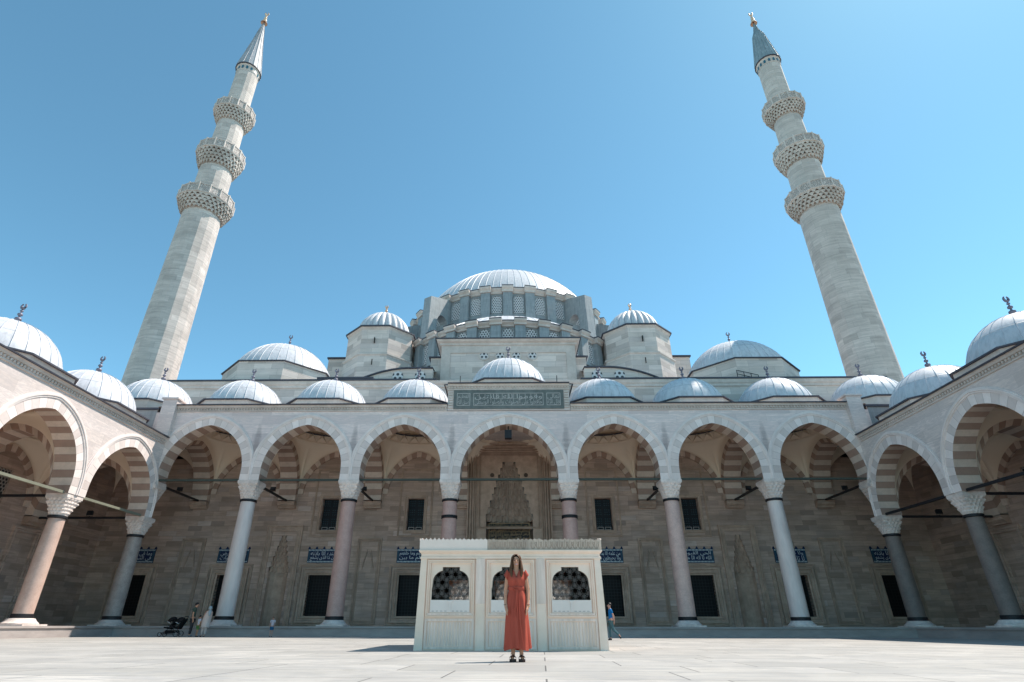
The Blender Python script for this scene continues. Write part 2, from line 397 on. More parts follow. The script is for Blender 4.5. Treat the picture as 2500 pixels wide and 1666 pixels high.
def vault(B, x0, x1, y0, y1, spring, apex, zc, R, n=14):
    cx, cy = (x0+x1)/2, (y0+y1)/2
    hx, hy = (x1-x0)/2, (y1-y0)/2
    bnd = []
    for (ox, oy, dx, dy, h) in ((cx, y0, 1, 0, hx), (x1, cy, 0, 1, hy), (cx, y1, -1, 0, hx), (x0, cy, 0, -1, hy)):
        P = arch(h, apex-spring, 0, n); bnd += [(ox+dx*s, oy+dy*s, spring+z) for s, z in P[:-1]]
    N = len(bnd); circ = []
    for i in range(N):
        k, t = divmod(i, N//4); a = -3*pi/4 + k*pi/2 + t/(N//4)*pi/2
        circ.append((cx+R*cos(a), cy+R*sin(a), zc))
    rings = []
    for j in range(9):
        w = j/8; wx, wz = w**1.7, 1-(1-w)**1.5
        rings.append([(p[0]+(q[0]-p[0])*wx, p[1]+(q[1]-p[1])*wx, p[2]+(q[2]-p[2])*wz) for p, q in zip(bnd, circ)])
    B['plaster'].loft(rings)
    # rim, band of folded triangles, small dome
    B['trim'].lathe(cx, cy, [(R, zc), (R-.06, zc-.03), (R-.09, zc+.05), (R+.02, zc+.10)], 40)
    z0, z1 = zc+.10, zc+.75; m = 20; Rz = R+.02
    for k in range(m):
        a0, a1, am = 2*pi*k/m, 2*pi*(k+1)/m, 2*pi*(k+.5)/m
        p = lambda a, r, z: (cx+r*cos(a), cy+r*sin(a), z)
        pk = p(am, Rz-.20, z0+.34); T = p(am, Rz, z1); L0 = p(a0, Rz, z0); L1 = p(a1, Rz, z0)
        B['trim'].face([L0, L1, pk]); B['trim'].face([L1, T, pk]); B['trim'].face([T, L0, pk])
        T2 = p(a1+pi/m, Rz, z1); pk2 = p(a1, Rz-.02, z0+.3)
        B['trim'].face([L1, T2, pk2]); B['trim'].face([T2, T, pk2]); B['trim'].face([T, L1, pk2])
    B['trim'].lathe(cx, cy, [(Rz, z1), (Rz-.08, z1+.02), (Rz-.08, z1+.12), (Rz-.02, z1+.16)], 40)
    B['plaster'].lathe(cx, cy, [((Rz-.02)*cos(a), z1+.16+1.75*sin(a)) for a in [pi/2*i/8 for i in range(9)]], 32)
    return circ

def roof_sheet(mb, x0, x1, y0, y1, z, R):
    cx, cy = (x0+x1)/2, (y0+y1)/2; n = 40; inn = []; out = []
    for i in range(n):
        a = 2*pi*i/n; dx, dy = cos(a), sin(a)
        k = min(((x1-x0)/2)/abs(dx) if abs(dx) > 1e-6 else 1e9, ((y1-y0)/2)/abs(dy) if abs(dy) > 1e-6 else 1e9)
        inn.append((cx+R*dx, cy+R*dy, z)); out.append((cx+k*dx, cy+k*dy, z))
    mb.loft([inn, out])

def lead_shell(mb, cx, cy, prof, gores, rib_h=.032, rib_w=.075, a0=0., a1=2*pi, sub=3, uoff=0, vscale=1.):
    """ribbed lead skin: prof from rim to apex [(r, z)]"""
    g = []
    da = (a1-a0)/gores
    for i in range(gores):
        b = a0+i*da; rw = rib_w
        for k in range(sub): g.append((b + da*(rw + (1-rw)*k/sub), 0, i + (rw + (1-rw)*k/sub)))
        g.append((b+da*.999*(1), 0, i+.999)); g.append((b+da*(1+rw*.35), 1, i+1.001)); g.append((b+da*(1+rw*.65), 1, i+1.001))
    g = [(b, h, u) for b, h, u in g]
    nP = len(prof); vs = cum(prof); vs = [q/vs[-1]*vscale for q in vs]
    cols = []
    for b, h, u in g:
        col = []
        for k, (r, z) in enumerate(prof):
            r2, z2 = prof[min(k+1, nP-1)]; r1, z1 = prof[max(k-1, 0)]
            nx, nz = (z2-z1), -(r2-r1); L = math.hypot(nx, nz) or 1
            e = h*rib_h*min(1, r/ (prof[0][0]*.25) if prof[0][0] else 1)
            rr, zz = r+nx/L*e, z+nz/L*e
            col.append((cx+rr*cos(b), cy+rr*sin(b), zz))
        cols.append((col, u))
    closed = abs(a1-a0-2*pi) < 1e-6
    for i in range(len(cols) - (0 if closed else 1)):
        (A, ua), (Bc, ub) = cols[i], cols[(i+1) % len(cols)]
        if ub < ua: ub = ua+.01
        for k in range(nP-1):
            mb.face([A[k], Bc[k], Bc[k+1], A[k+1]], [(ua+uoff, vs[k]), (ub+uoff, vs[k]), (ub+uoff, vs[k+1]), (ua+uoff, vs[k+1])])

def cap_prof(R, h, z0, n=12):       # spherical cap, base radius R, height h
    Rs = (R*R+h*h)/(2*h); zc = z0+h-Rs; a0 = math.asin(max(-1, min(1, (z0-zc)/Rs)))
    return [(max(0, Rs*cos(a0+(pi/2-a0)*i/n)) if i < n else 0., zc+Rs*sin(a0+(pi/2-a0)*i/n)) for i in range(n+1)]

def finial(mb, cx, cy, z, h=1.2, r=.15, crescent=True):
    pr = [(1.7, 0), (1.5, .05), (.55, .09), (.35, .13), (.9, .19), (1., .24), (.9, .29), (.3, .34), (.25, .38), (.7, .43), (.75, .47), (.6, .51), (.22, .55), (.2, .58), (.5, .62), (.5, .65), (.18, .69), (.12, .75), (0, .76)]
    mb.lathe(cx, cy, [(q*r, z+w*h) for q, w in pr], 12)
    pts = []; R = .115*h
    for i in range(15):
        a = -pi/2 + radians(28)-radians(28) + (-radians(150)+radians(300)*i/14)
        pts.append((cx+R*sin(a+pi/2)*.8, cy, z+.87*h-R*cos(a+pi/2)))
    k = [.2*r+.24*r*sin(pi*i/14) for i in range(15)]
    mb.tube(pts, k, 6)

def chamf(cx, cy, hx, hy, fx, fy):   # chamfered rectangle, facet half-lengths fx, fy
    return [(cx-fx, cy-hy), (cx+fx, cy-hy), (cx+hx, cy-fy), (cx+hx, cy+fy), (cx+fx, cy+hy), (cx-fx, cy+hy), (cx-hx, cy+fy), (cx-hx, cy-fy)]
def ngon(cx, cy, F, n=8):            # regular polygon, F across flats, flat to the front
    R = F/2/cos(pi/n); return [(cx+R*cos(-pi/2-pi/n+2*pi*i/n), cy+R*sin(-pi/2-pi/n+2*pi*i/n)) for i in range(n)]
def grow(poly, cx, cy, d):
    out = []
    for x, y in poly:
        L = math.hypot(x-cx, y-cy); out.append((x+(x-cx)/L*d, y+(y-cy)/L*d))
    return out
def walls(mb, poly, z0, z1, poly2=None):
    mb.loft([[(x, y, z0) for x, y in poly], [(x, y, z1) for x, y in (poly2 or poly)]])

def drum_dome(parent, cx, cy, zr, zd, R, h, gores=26, hx=2.72, hy=2.72, fx=1.35, fin=1.15, name='dome', poly=None, wall=GREYT, fmat=None, rib=.028):
    """small lead dome on a low chamfered drum: part > lead_cover, drum, drum_eave, finial"""
    o = node(name, parent, W(cx, cy, zr))
    pl = poly or chamf(cx, cy, hx, hy, fx, fx)
    m = MB(); walls(m, pl, zr-.1, zd-.08); m.build('drum_wall', wall, o)
    m = MB(); g = grow(pl, cx, cy, .14)
    walls(m, pl, zd-.08, zd-.08, g); walls(m, g, zd-.08, zd-.01)
    ring = []; inn = []
    N = 48
    for i in range(N):       # slope from the eave up to the foot of the dome
        a = 2*pi*i/N; d = Vector((cos(a), sin(a))); best = 0
        for k in range(len(g)):
            p, q = Vector(g[k])-Vector((cx, cy)), Vector(g[(k+1) % len(g)])-Vector((cx, cy)); e = q-p
            den = d.x*e.y-d.y*e.x
            if abs(den) < 1e-9: continue
            t = (p.x*e.y-p.y*e.x)/den; s = (p.x*d.y-p.y*d.x)/den
            if t > 0 and -1e-6 <= s <= 1+1e-6: best = max(best, t)
        ring.append((cx+best*d.x, cy+best*d.y, zd-.01)); inn.append((cx+(R-.05)*d.x, cy+(R-.05)*d.y, zd+.05))
    m.loft([ring, inn]); m.build('drum_eave', LEADE, o)
    m = MB(); lead_shell(m, cx, cy, [(R+.06, zd+.02)] + cap_prof(R, h, zd+.03), gores, rib); m.build('lead_cover', LEADD, o, True, 32)
    m = MB(); finial(m, cx, cy, zd+h+.0, fin); m.build('finial', fmat or PEWT, o, True, 50)
    return o

def column(parent, cx, cy, z0, captop, r0, r1, shaft, mid=False, basez=.33, caph=.98, ch=.57):
    o = node('column', parent, W(cx, cy, z0))
    zr = captop-caph-.13
    m = MB(); m.lathe(cx, cy, [(r0, z0+basez+.1), (r0, z0+basez+.12)] + [(r0+(r1-r0)*t-.0+.012*sin(pi*t), z0+basez+.12+(zr-z0-basez-.12)*t) for t in [i/8 for i in range(9)]], 36)
    m.build('shaft', shaft, o, True, 30)
    m = MB(); m.lathe(cx, cy, [(r0+.02, z0+basez-.06), (r0+.035, z0+basez-.04), (r0+.035, z0+basez+.1), (r0+.01, z0+basez+.115)], 36); m.build('bronze_collar', IRON, o, True, 30)
    m = MB(); m.lathe(cx, cy, [(r1+.02, zr-.01), (r1+.06, zr+.02), (r1+.06, zr+.11), (r1+.02, zr+.13)], 36)
    m.build('bronze_collar', IRON, o, True, 30)
    if mid:
        zm = zr-.85; m = MB(); rr = r1+(r0-r1)*.12
        m.lathe(cx, cy, [(rr, zm-.06), (rr+.05, zm-.05), (rr+.05, zm), (rr+.02, zm+.01), (rr+.02, zm+.04), (rr+.05, zm+.05), (rr+.05, zm+.1), (rr, zm+.11)], 36); m.build('bronze_collar', IRON, o, True, 30)
    m = MB(); m.box(cx-.68, cy-.68, z0, cx+.68, cy+.68, z0+.06)
    m.lathe(cx, cy, [(.66, z0+.06), (.66, z0+.10), (.60, z0+.13), (.53, z0+.2), (.485, z0+.27), (r0+.03, z0+basez-.05), (r0, z0+basez-.04)], 36); m.build('base', CAPM, o, True, 40)
    # muqarnas capital: tiers of overhanging toothed rings
    m = MB(); zb = captop-caph; tiers = 5; hh = (caph-.16)/tiers; N = 32
    def ringpts(half, sq, z, tooth, ph):
        out = []
        for i in range(N):
            a = 2*pi*i/N; c_, s_ = cos(a), sin(a)
            rs = half/max(abs(c_), abs(s_)); r = half*(1-sq)*1.02 + rs*sq
            r *= 1 + (tooth if (i+ph) % 2 else -tooth)
            out.append((cx+r*c_, cy+r*s_, z))
        return out
    rings = [ringpts(r1+.01, 0, zb, 0, 0)]
    for k in range(tiers):
        f0, f1 = k/tiers, (k+1)/tiers; hb = r1+.015+(ch-.025-r1-.015)*f0; ht = r1+.015+(ch-.025-r1-.015)*f1
        rings.append(ringpts(hb-.005, f0, zb+k*hh+.02, .05, k)); rings.append(ringpts(ht+.01, f1, zb+(k+1)*hh-.05, .03, k)); rings.append(ringpts(ht+.01, f1, zb+(k+1)*hh, .0, k))
    m.loft(rings)
    m.box(cx-ch, cy-ch, captop-.16, cx+ch, cy+ch, captop-.002)
    m.build('capital', CAPM, o)
    return o

def rod(parent, a, b, r=.05, mat=IRON):
    a, b = Vector(a), Vector(b); m = MB(); d = (b-a).normalized()
    s = Vector((-d.y, d.x, 0))*r; u = Vector((0, 0, r))
    R1 = [a+s+u, a-s+u, a-s-u, a+s-u]; R2 = [q+(b-a) for q in R1]
    m.loft([R1, R2]); m.face(R1); m.face(R2[::-1]); return m.build('tie_rod', mat, parent)

def wall_holes(mb, fr, s0, s1, z0, z1, holes, d=0.):
    xs = sorted({s0, s1, *[q for h in holes for q in h[:2]]}); zs = sorted({z0, z1, *[q for h in holes for q in h[2:4]]})
    for i in range(len(xs)-1):
        for k in range(len(zs)-1):
            mx, mz = (xs[i]+xs[i+1])/2, (zs[k]+zs[k+1])/2
            if any(h[0] < mx < h[1] and h[2] < mz < h[3] for h in holes): continue
            mb.face([fr.P(xs[i], d, zs[k]), fr.P(xs[i+1], d, zs[k]), fr.P(xs[i+1], d, zs[k+1]), fr.P(xs[i], d, zs[k+1])])
def reveal(mb, fr, h, dep, d=0.):
    a, b, z0, z1 = h
    for (p, q) in (((a, z0), (b, z0)), ((b, z0), (b, z1)), ((b, z1), (a, z1)), ((a, z1), (a, z0))):
        mb.face([fr.P(p[0], d, p[1]), fr.P(q[0], d, q[1]), fr.P(q[0], d-dep, q[1]), fr.P(p[0], d-dep, p[1])])
def frame(mb, fr, x0, x1, z0, z1, w, p, d=0., bottom=True, steps=1):
    """raised moulding round a rectangle; outer edge x0..z1, width w, projection p"""
    prof = [(0, 0), (0, p), (w*.35, p), (w*.45, p*.55), (w*.7, p*.55), (w*.8, p*.9), (w, p*.9), (w, 0)] if steps == 1 else [(0, 0), (0, p), (w, p), (w, 0)]
    if steps == 1: prof = [(q, e*1.5) for q, e in prof]
    def loop(o, dd):
        L = [(x0+o, z0+(o if bottom else 0)), (x0+o, z1-o), (x1-o, z1-o), (x1-o, z0+(o if bottom else 0))]
        q = [fr.P(a, d+dd, z) for a, z in L]
        return q + [q[0]] if bottom else q
    for (o1, d1), (o2, d2) in zip(prof, prof[1:]): mb.strip(loop(o1, d1), loop(o2, d2))

def muqarnas_niche(mb, fr, c, w, z0, z1, tiers, dep, d=0., top=.0, cells=9):
    """stalactite hood: tiers of cells stepping in and forward; w = half width at z0"""
    N = cells*4
    def curve(hw, dp, z, tooth, ph=0):
        out = []
        for i in range(N+1):
            a = pi*i/N; k = 1 + tooth*(1 if ((i+ph)//2) % 2 else -1)
            out.append(fr.P(c-hw*cos(a)*k, d-dp*sin(a)*k, z))
        return out
    prev = None
    for t in range(tiers):
        f = t/tiers; hw = w*(1-f)**.95*(1.)+top*f; dp = dep*(1-f)**.85+.04
        za = z0+(z1-z0)*t/tiers; zb = z0+(z1-z0)*(t+1)/tiers; h = zb-za
        # toothed lower lip, cell wall leaning forward
        lo = curve(hw, dp, za, .0); lo2 = curve(hw*.98, dp*.98, za+h*.25, .055, t*2); mid = curve(hw*.96, dp*.95, za+h*.75, .04, t*2)
        f2 = (t+1)/tiers; hw2 = w*(1-f2)**.95+top*f2; dp2 = dep*(1-f2)**.85+.04
        hi = curve(hw2*1.02, dp2*1.02, zb, .05, t*2); hi2 = curve(hw2, dp2, zb, 0)
        mb.strip(lo, lo2); mb.strip(lo2, mid); mb.strip(mid, hi); mb.strip(hi, hi2)
        # pendants
        for k in range(1, cells, 2 if t < tiers-1 else 1):
            a = pi*k/cells; x, y = -hw2*cos(a), -dp2*sin(a)
            s = min(.06, w*.06)
            tip = fr.P(c+x*1.0, d+y*1.0, zb-h*.85); q = [fr.P(c+x+ex*s, d+y+ey*s, zb) for ex, ey in ((-1, -1), (1, -1), (1, 1), (-1, 1))]
            for i in range(4): mb.face([q[i], q[(i+1) % 4], tip])
def step_outline(c, w, z0, z1, tiers, top):
    """half outline points of the stair-stepped opening, left side, bottom to top"""
    L = []
    for t in range(tiers):
        hw = w*(1-t/tiers)**.95+top*t/tiers; L += [(hw, z0+(z1-z0)*t/tiers), (hw, z0+(z1-z0)*(t+1)/tiers)]
    return L
def niche_front(mb, fr, c, w, z0, zs, z1, tiers, top, X, ZT, d=0.):
    """flat wall c-X..c+X, z0..ZT with the stepped opening cut out"""
    O = [(w, z0)] + step_outline(c, w, zs, z1, tiers, top)
    for sg in (-1, 1):
        for (a, za), (b, zb) in zip(O, O[1:]):
            if zb > za+1e-6: mb.face([fr.P(c+sg*a, d, za), fr.P(c+sg*X, d, za), fr.P(c+sg*X, d, zb), fr.P(c+sg*b, d, zb)])
    mb.face([fr.P(c-X, d, z1), fr.P(c+X, d, z1), fr.P(c+X, d, ZT), fr.P(c-X, d, ZT)])
#==PART2==
# ================================================================ setting
gm = MB(False); gm.face([(-900, -900, -.02), (900, -900, -.02), (900, 900, -.02), (-900, 900, -.02)])
GROUND = plain('dusty_ground', (.3, .28, .25), .9)
g = gm.build('ground', GROUND); g['kind'] = 'structure'

def paving():
    m = NT('pale_marble_paving'); m.tone = (1., .99, 1.); P = m.pos()
    rot = m.n('Mapping'); m.l(P, rot.inputs['Vector']); rot.inputs['Rotation'].default_value = (0, 0, radians(3))
    br = m.n('TexBrick', offset=.43, offset_frequency=2, squash=1.4, squash_frequency=3)
    br.inputs['Scale'].default_value = 1; br.inputs['Brick Width'].default_value = 1.9; br.inputs['Row Height'].default_value = 1.15
    br.inputs['Mortar Size'].default_value = .011; br.inputs['Mortar Smooth'].default_value = .2
    br.inputs['Color1'].default_value = (0, 0, 0, 1); br.inputs['Color2'].default_value = (1, 1, 1, 1); br.inputs['Mortar'].default_value = (.5, .5, .5, 1)
    m.l(rot.outputs[0], br.inputs['Vector'])
    c = m.ramp(br.outputs['Color'], [(0., (.34, .325, .295)), (.5, (.48, .455, .415)), (.75, (.40, .38, .345)), (1., (.53, .50, .455))])
    nz = m.noise(P, .8, 7, .65, .4); vn = m.noise(m.mapping(P, (.35, 1.6, 1)), 1.3, 7, .65, 1.2); fi = m.noise(P, 14, 5, .7); sp = m.noise(P, 2.2, 8, .8)
    c = m.mix(m.math('MULTIPLY', m.ramp(nz, [(.40, 0.), (.68, 1.)]), .8), c, (.30, .285, .26))
    c = m.mix(m.math('MULTIPLY', m.ramp(vn, [(.44, 0.), (.5, 1.), (.56, 0.)]), .7), c, (.30, .295, .29))
    c = m.mix(m.math('MULTIPLY', m.ramp(sp, [(.60, 0.), (.72, 1.)]), .7), c, (.2, .19, .175))
    c = m.mix(m.math('MULTIPLY', br.outputs['Fac'], .9), c, (.09, .085, .08))
    m.color(c); m.rough(.55, .3)
    m.bump(m.math('SUBTRACT', m.math('MULTIPLY', fi, .4), br.outputs['Fac']), .5, .012)
    return m.m
pv = MB(False); pv.box(-22.5, -30, -.015, 22.5, 34, 0, False)
o = pv.build('courtyard_pavement', paving()); o['kind'] = 'structure'

ZP = .468                 # gallery floor, building units
BX = [-20.3, -14.52, -8.9, -3.28, 3.28, 8.9, 14.52, 20.3]
FY, BY, RY = 30.5, 31.5, 36.7        # arcade front, arcade back, mosque front wall
PLATM = plain('grey_kerb_marble', (.42, .39, .36), .6, .3, 0, .5, 2., .15, (.2, .185, .17), (.6, .6, 2))
for nm, (x0, y0, x1, y1) in (('gallery_floor', (-27, 30.05, 27, 36.7)), ('side_gallery_floor', (-27, -2, -19.45, 30.05)), ('side_gallery_floor', (19.45, -2, 27, 30.05))):
    m = MB(); m.box(x0, y0, ZF-.02, x1, y1, ZP-.09)
    e = .05; m.box(x0-(0 if x0 < -20 else e), y0-(e if y0 > 0 else 0), ZP-.085, x1+(e if x1 < 0 else 0), y1, ZP)
    random.seed(3)
    if nm == 'gallery_floor':      # upright joints of the riser stones
        x = x0+1
        while x < x1: m.box(x, y0-.004, ZF, x+.02, y0, ZP-.1); x += random.uniform(1.4, 3.2)
    m.build(nm, PLATM)['kind'] = 'structure'

# ================================================================ front portico
def arcade_parts(parent, fr, bays, captop, apex, top, t, s0, s1, lips, prefix=''):
    B = {k: MB() for k in ('wall', 'back')}
    arcade(parent, B, fr, bays, captop, apex, top-.42, t)
    w = B['wall']
    e0, e1 = lips
    for a, b in ((s0, bays[0][0]), (bays[-1][1], s1)):
        if b > a+1e-4:
            w.face([fr.P(a, 0, captop), fr.P(b, 0, captop), fr.P(b, 0, top-.42), fr.P(a, 0, top-.42)])
    for a in (s0, s1): w.face([fr.P(a, 0, captop), fr.P(a, -t, captop), fr.P(a, -t, top-.05), fr.P(a, 0, top-.05)])
    w.face([fr.P(s0, 0, top-.05), fr.P(s1, 0, top-.05), fr.P(s1, -t, top-.05), fr.P(s0, -t, top-.05)])
    for s in {q for b in bays for q in b}:      # pier undersides between the springings
        w.face([fr.P(s-.56, .02, captop), fr.P(s+.56, .02, captop), fr.P(s+.56, -t, captop), fr.P(s-.56, -t, captop)])
    B['back'].face([fr.P(s0, -t, top-.42), fr.P(s1, -t, top-.42), fr.P(s1, -t, top-.05), fr.P(s0, -t, top-.05)])
    w.build('arcade_wall', MARBLEF if parent.name.startswith('arcaded') else MARBLE, parent, weld=True); B['back'].build('inner_face', PLAST, parent, weld=True)

portico = thing('arcaded_portico', 'tall marble arcade with seven front arches and low lead domes along the mosque front', 'portico', W(0, 31, ZF))
fr = Fr((0, FY), (1, 0), (0, -1))
bays = list(zip(BX, BX[1:])); CT, AP, TOP = 7.69, 10.9, 12.12
arcade_parts(portico, fr, bays, CT, AP, TOP, 1.0, -20.86, 20.86, (0, 0))
mc, ml = MB(), MB()
dentil_cornice(mc, ml, fr, -19.95, -3.62, TOP); dentil_cornice(mc, ml, fr, 3.62, 19.95, TOP)
mc.build('dentil_cornice', GREYT, portico); ml.build('lead_edge', LEADE, portico)
# raised centre bay with inscription
m = MB(); m.box(-3.6, FY-.06, 11.72, 3.6, RY, 13.0); m.build('raised_block', MARBLE, portico)
mc, ml = MB(), MB(); dentil_cornice(mc, ml, Fr((0, FY-.06), (1, 0), (0, -1)), -3.62, 3.62, 13.4)
for sg in (-1, 1): dentil_cornice(mc, ml, Fr((sg*3.6, 0), (0, 1), (sg, 0)), FY-.05, RY-.5, 13.4)
mc.box(-3.6, FY-.05, 12.98, 3.6, RY, 13.35)
for sg in (-1, 1):
    for k in range(7): mc.box(sg*3.42-.13, FY-.12, 11.86+k*.16, sg*3.42+.13, FY-.05, 11.97+k*.16)
mc.build('block_cornice', GREYT, portico); ml.build('lead_edge', LEADE, portico)
pan = MB(); pan.box(-3.25, FY-.12, 11.80, 3.25, FY-.03, 12.98); pan = pan.build('inscription_panel', GREENM, portico)
yb = FY-.12
m = MB()
f2 = Fr((0, yb), (1, 0), (0, -1))
for a, b in ((-3.06, -2.27), (-2.08, 2.05), (2.24, 3.06)): frame(m, f2, a, b, 12.0, 12.78, .03, .02, 0, True, 2)
m.build('carved_border', LETTER, pan)
for nm, t, a, b in (('carved_letters', ['صدق الله', 'العظيم'][::-1], -3.0, -2.33), ('carved_letters', ['وقوموا لله قانتين', 'حافظوا على الصلوات والصلوة الوسطى'], -2.0, 1.97), ('carved_letters', ['تعالى', 'قال الله'], 2.30, 3.0)):
    lettering(t, a, b, 12.06, 12.72, yb-.015).build(nm, LETTER, pan)
    if nm == 'carved_letters' and b > 1.9 and b < 2.1:
        pass
m = MB()
for i in range(11): x = -1.75+i*.34; m.box(x, yb-.02, 12.38, x+.025, yb, 12.72)
m.box(-1.0, yb-.02, 12.43, .95, yb-.002, 12.45); m.build('carved_letters', LETTER, pan)
for sg in (-1, 1): m = MB(); m.tube([(sg*3.0, 31.4, 13.35), (sg*3.0, 31.4, 14.35)], .025); m.build('lightning_rod', IRON, portico)

# interior: transverse arches, vaults, roof, domes
def vault_row(parent, xs, y0, y1, spring, apex, zc, roofz, captop, doms, swap=None, corbel=True, wallside=1, hw=.55):
    """xs: column lines; vault squares between; swap maps (x, y) for the side galleries"""
    f = swap or (lambda p: p)
    def fin(m, nm, mt, par, **k):
        m.p = [f(q) for q in m.p]; m.build(nm, mt, par, **k)
    L = y1-y0
    a = (L-.45)/2; yc = y0+a
    for x in xs:
        N_ = node('transverse_arch', parent, W(*f((x, yc, captop))))
        rise = a*1.15; sp = apex-.3-rise; A = arch(a, rise, 0, 24, sp-captop); O = arch(L/2, apex-spring, 0, 24, spring-captop)
        ln = cum(A); nv = 2*round(ln[-1]/.40/2)+1; us = [q/ln[-1]*nv for q in ln]
        P = lambda q, s, c: (x+s*hw, c+q[0], (sp if c == yc else spring)+q[1])
        m = MB(); m.strip([P(q, -1, yc) for q in A], [P(q, 1, yc) for q in A], us); fin(m, 'arch_soffit', SOFF, N_)
        for s in (-1, 1): m = MB(); m.strip([P(q, s, yc) for q in A], [(x+s*hw, y0+L/2+q[0], spring+q[1]) for q in O], us); fin(m, 'arch_face', SOFF, N_)
        if corbel:
            yw = y1; m = MB()
            m.box(x-hw, yw-.45, captop-.02, x+hw, yw, captop+.06)
            for d1, z1, d2, z2 in ((.45, captop-.02, .40, captop-.1), (.40, captop-.1, .40, captop-.22), (.40, captop-.22, .22, captop-.36), (.22, captop-.36, .22, captop-.42)):
                m.face([(x-hw, yw-d1, z1), (x+hw, yw-d1, z1), (x+hw, yw-d2, z2), (x-hw, yw-d2, z2)])
                for s in (-1, 1): m.face([(x+s*hw, yw-d1, z1), (x+s*hw, yw, z1), (x+s*hw, yw, z2), (x+s*hw, yw-d2, z2)])
            m.face([(x-hw, yw-.22, captop-.42), (x+hw, yw-.22, captop-.42), (x+hw, yw, captop-.42), (x-hw, yw, captop-.42)])
            fin(m, 'corbel', CARVE, N_)
    for x0, x1 in zip(xs, xs[1:]):
        R = min(x1-x0-2*hw, L)/2-.02; xc = (x0+x1)/2
        V_ = node('vault', parent, W(*f((xc, (y0+y1)/2, spring)))); B = {k: MB() for k in ('plaster', 'trim')}
        vault(B, x0+hw, x1-hw, y0, y1, spring, apex, zc, R)
        fin(B['plaster'], 'vault_plaster', PLAST, V_, smooth=True, ang=45); fin(B['trim'], 'folded_trim', PLAST, V_, weld=True)
        m = MB(); roof_sheet(m, x0, x1, y0-.9, y1, roofz, R+.05); fin(m, 'roof', LEADE, V_)
        if swap is None and abs(xc) < 1: continue
        h = (x1-x0)/2-hw; ri = apex-spring
        O = arch(h, ri, 0, 24, .0); I = arch(h-.34, (ri-.36), 0, 24, 0)
        ln = cum(O); nv = 2*round(ln[-1]/.40/2)+1; us = [q/ln[-1]*nv for q in ln]
        m = MB(); m.strip([(xc+p, y1-.12, spring+z) for p, z in I], [(xc+p, y1-.12, spring+z) for p, z in O], us)
        m.strip([(xc+p, y1-.12, spring+z) for p, z in I], [(xc+p, y1, spring+z) for p, z in I], us); fin(m, 'blind_arch', SOFF, V_)
vault_row(portico, BX, BY, RY, 8.2, 11.05, 11.42, 12.0, CT, None)
proto = None
for x0, x1 in zip(BX, BX[1:]):
    xc = (x0+x1)/2
    if abs(xc) < 1: drum_dome(portico, 0, 34.0, 13.35, 14.1, 2.62, 2.42, 30, 2.95, 2.85, 1.45, 1.2)
    elif proto is None: proto = drum_dome(portico, xc, 34.1, 12.0, 12.93, 2.38, 2.12, 26, 2.66, 2.66, 1.3, 1.1)
    else: copy_tree(proto, ((xc+17.41)*S, 0, 0))
# columns
def shaftmat(x): return {0: GRAN, 1: WMAR, 2: PINK, 3: PINK, 4: PINK, 5: PINKL, 6: WMAR, 7: GRAN}[x]
for i, x in enumerate(BX):
    if 0 < i < 7: column(portico, x, 31.0, ZP, CT, .43, .385, shaftmat(i), mid=i in (3, 4))
for i, x in enumerate(BX):
    rod(portico, (x, 31.0, 7.72), (x, RY-.2, 7.72), .055)
for x0, x1 in zip(BX, BX[1:]): rod(portico, (x0, 30.72, 7.74), (x1, 30.72, 7.74), .055, IRONG)
# end piers with half capitals
for sg in (-1, 1):
    x = sg*20.3; xi = x-sg*.16
    m = MB(); m.box(min(x+sg*.56, xi), 30.5, 5.76, max(x+sg*.56, xi), 31.5, 7.69); m.build('corner_pier', MARBLE, portico)
    m = MB(); m.box(sg*20.05-.42, 30.2, 10.2, sg*20.05+.42, 30.95, 12.42); m.box(sg*20.05-.5, 30.12, 12.42, sg*20.05+.5, 31.0, 12.52); m.build('end_pier', MARBLE, portico)
    hc = MB()
    for k in range(5):
        d1 = .09+.075*(k+1); za = 6.72+.16*k
        hc.box(min(xi, xi-sg*d1), 30.46, za, max(xi, xi-sg*d1), 31.54, za+.12)
        for q in range(8): yq = 30.5+q*.13; hc.box(min(xi, xi-sg*d1), yq, za-.08, max(xi, xi-sg*d1), yq+.06, za)
    hc.box(min(xi, x-sg*.58), 30.44, 7.5, max(xi, x-sg*.58), 31.56, 7.685); hc.build('corbel_capital', CAPM, portico)
    # corner block over the gallery end, with its dome
    m = MB(); a, b = sorted((sg*20.86, sg*26.6))
    m.box(a, 30.6, 10.6, b, RY, 12.0, False); m.build('corner_block', LEADK, portico)
    m = MB(); m.box(a-.06, 30.5, 11.9, b+.06, RY, 12.02); m.build('lead_edge', LEADE, portico)
    m = MB(); roof_sheet(m, a, b, 30.6, RY, 12.03, 2.0); m.build('roof', LEADE, portico)
    drum_dome(portico, sg*23.5, 34.0, 12.0, 12.95, 2.4, 2.2, 26, 2.66, 2.66, 1.3, 1.1)

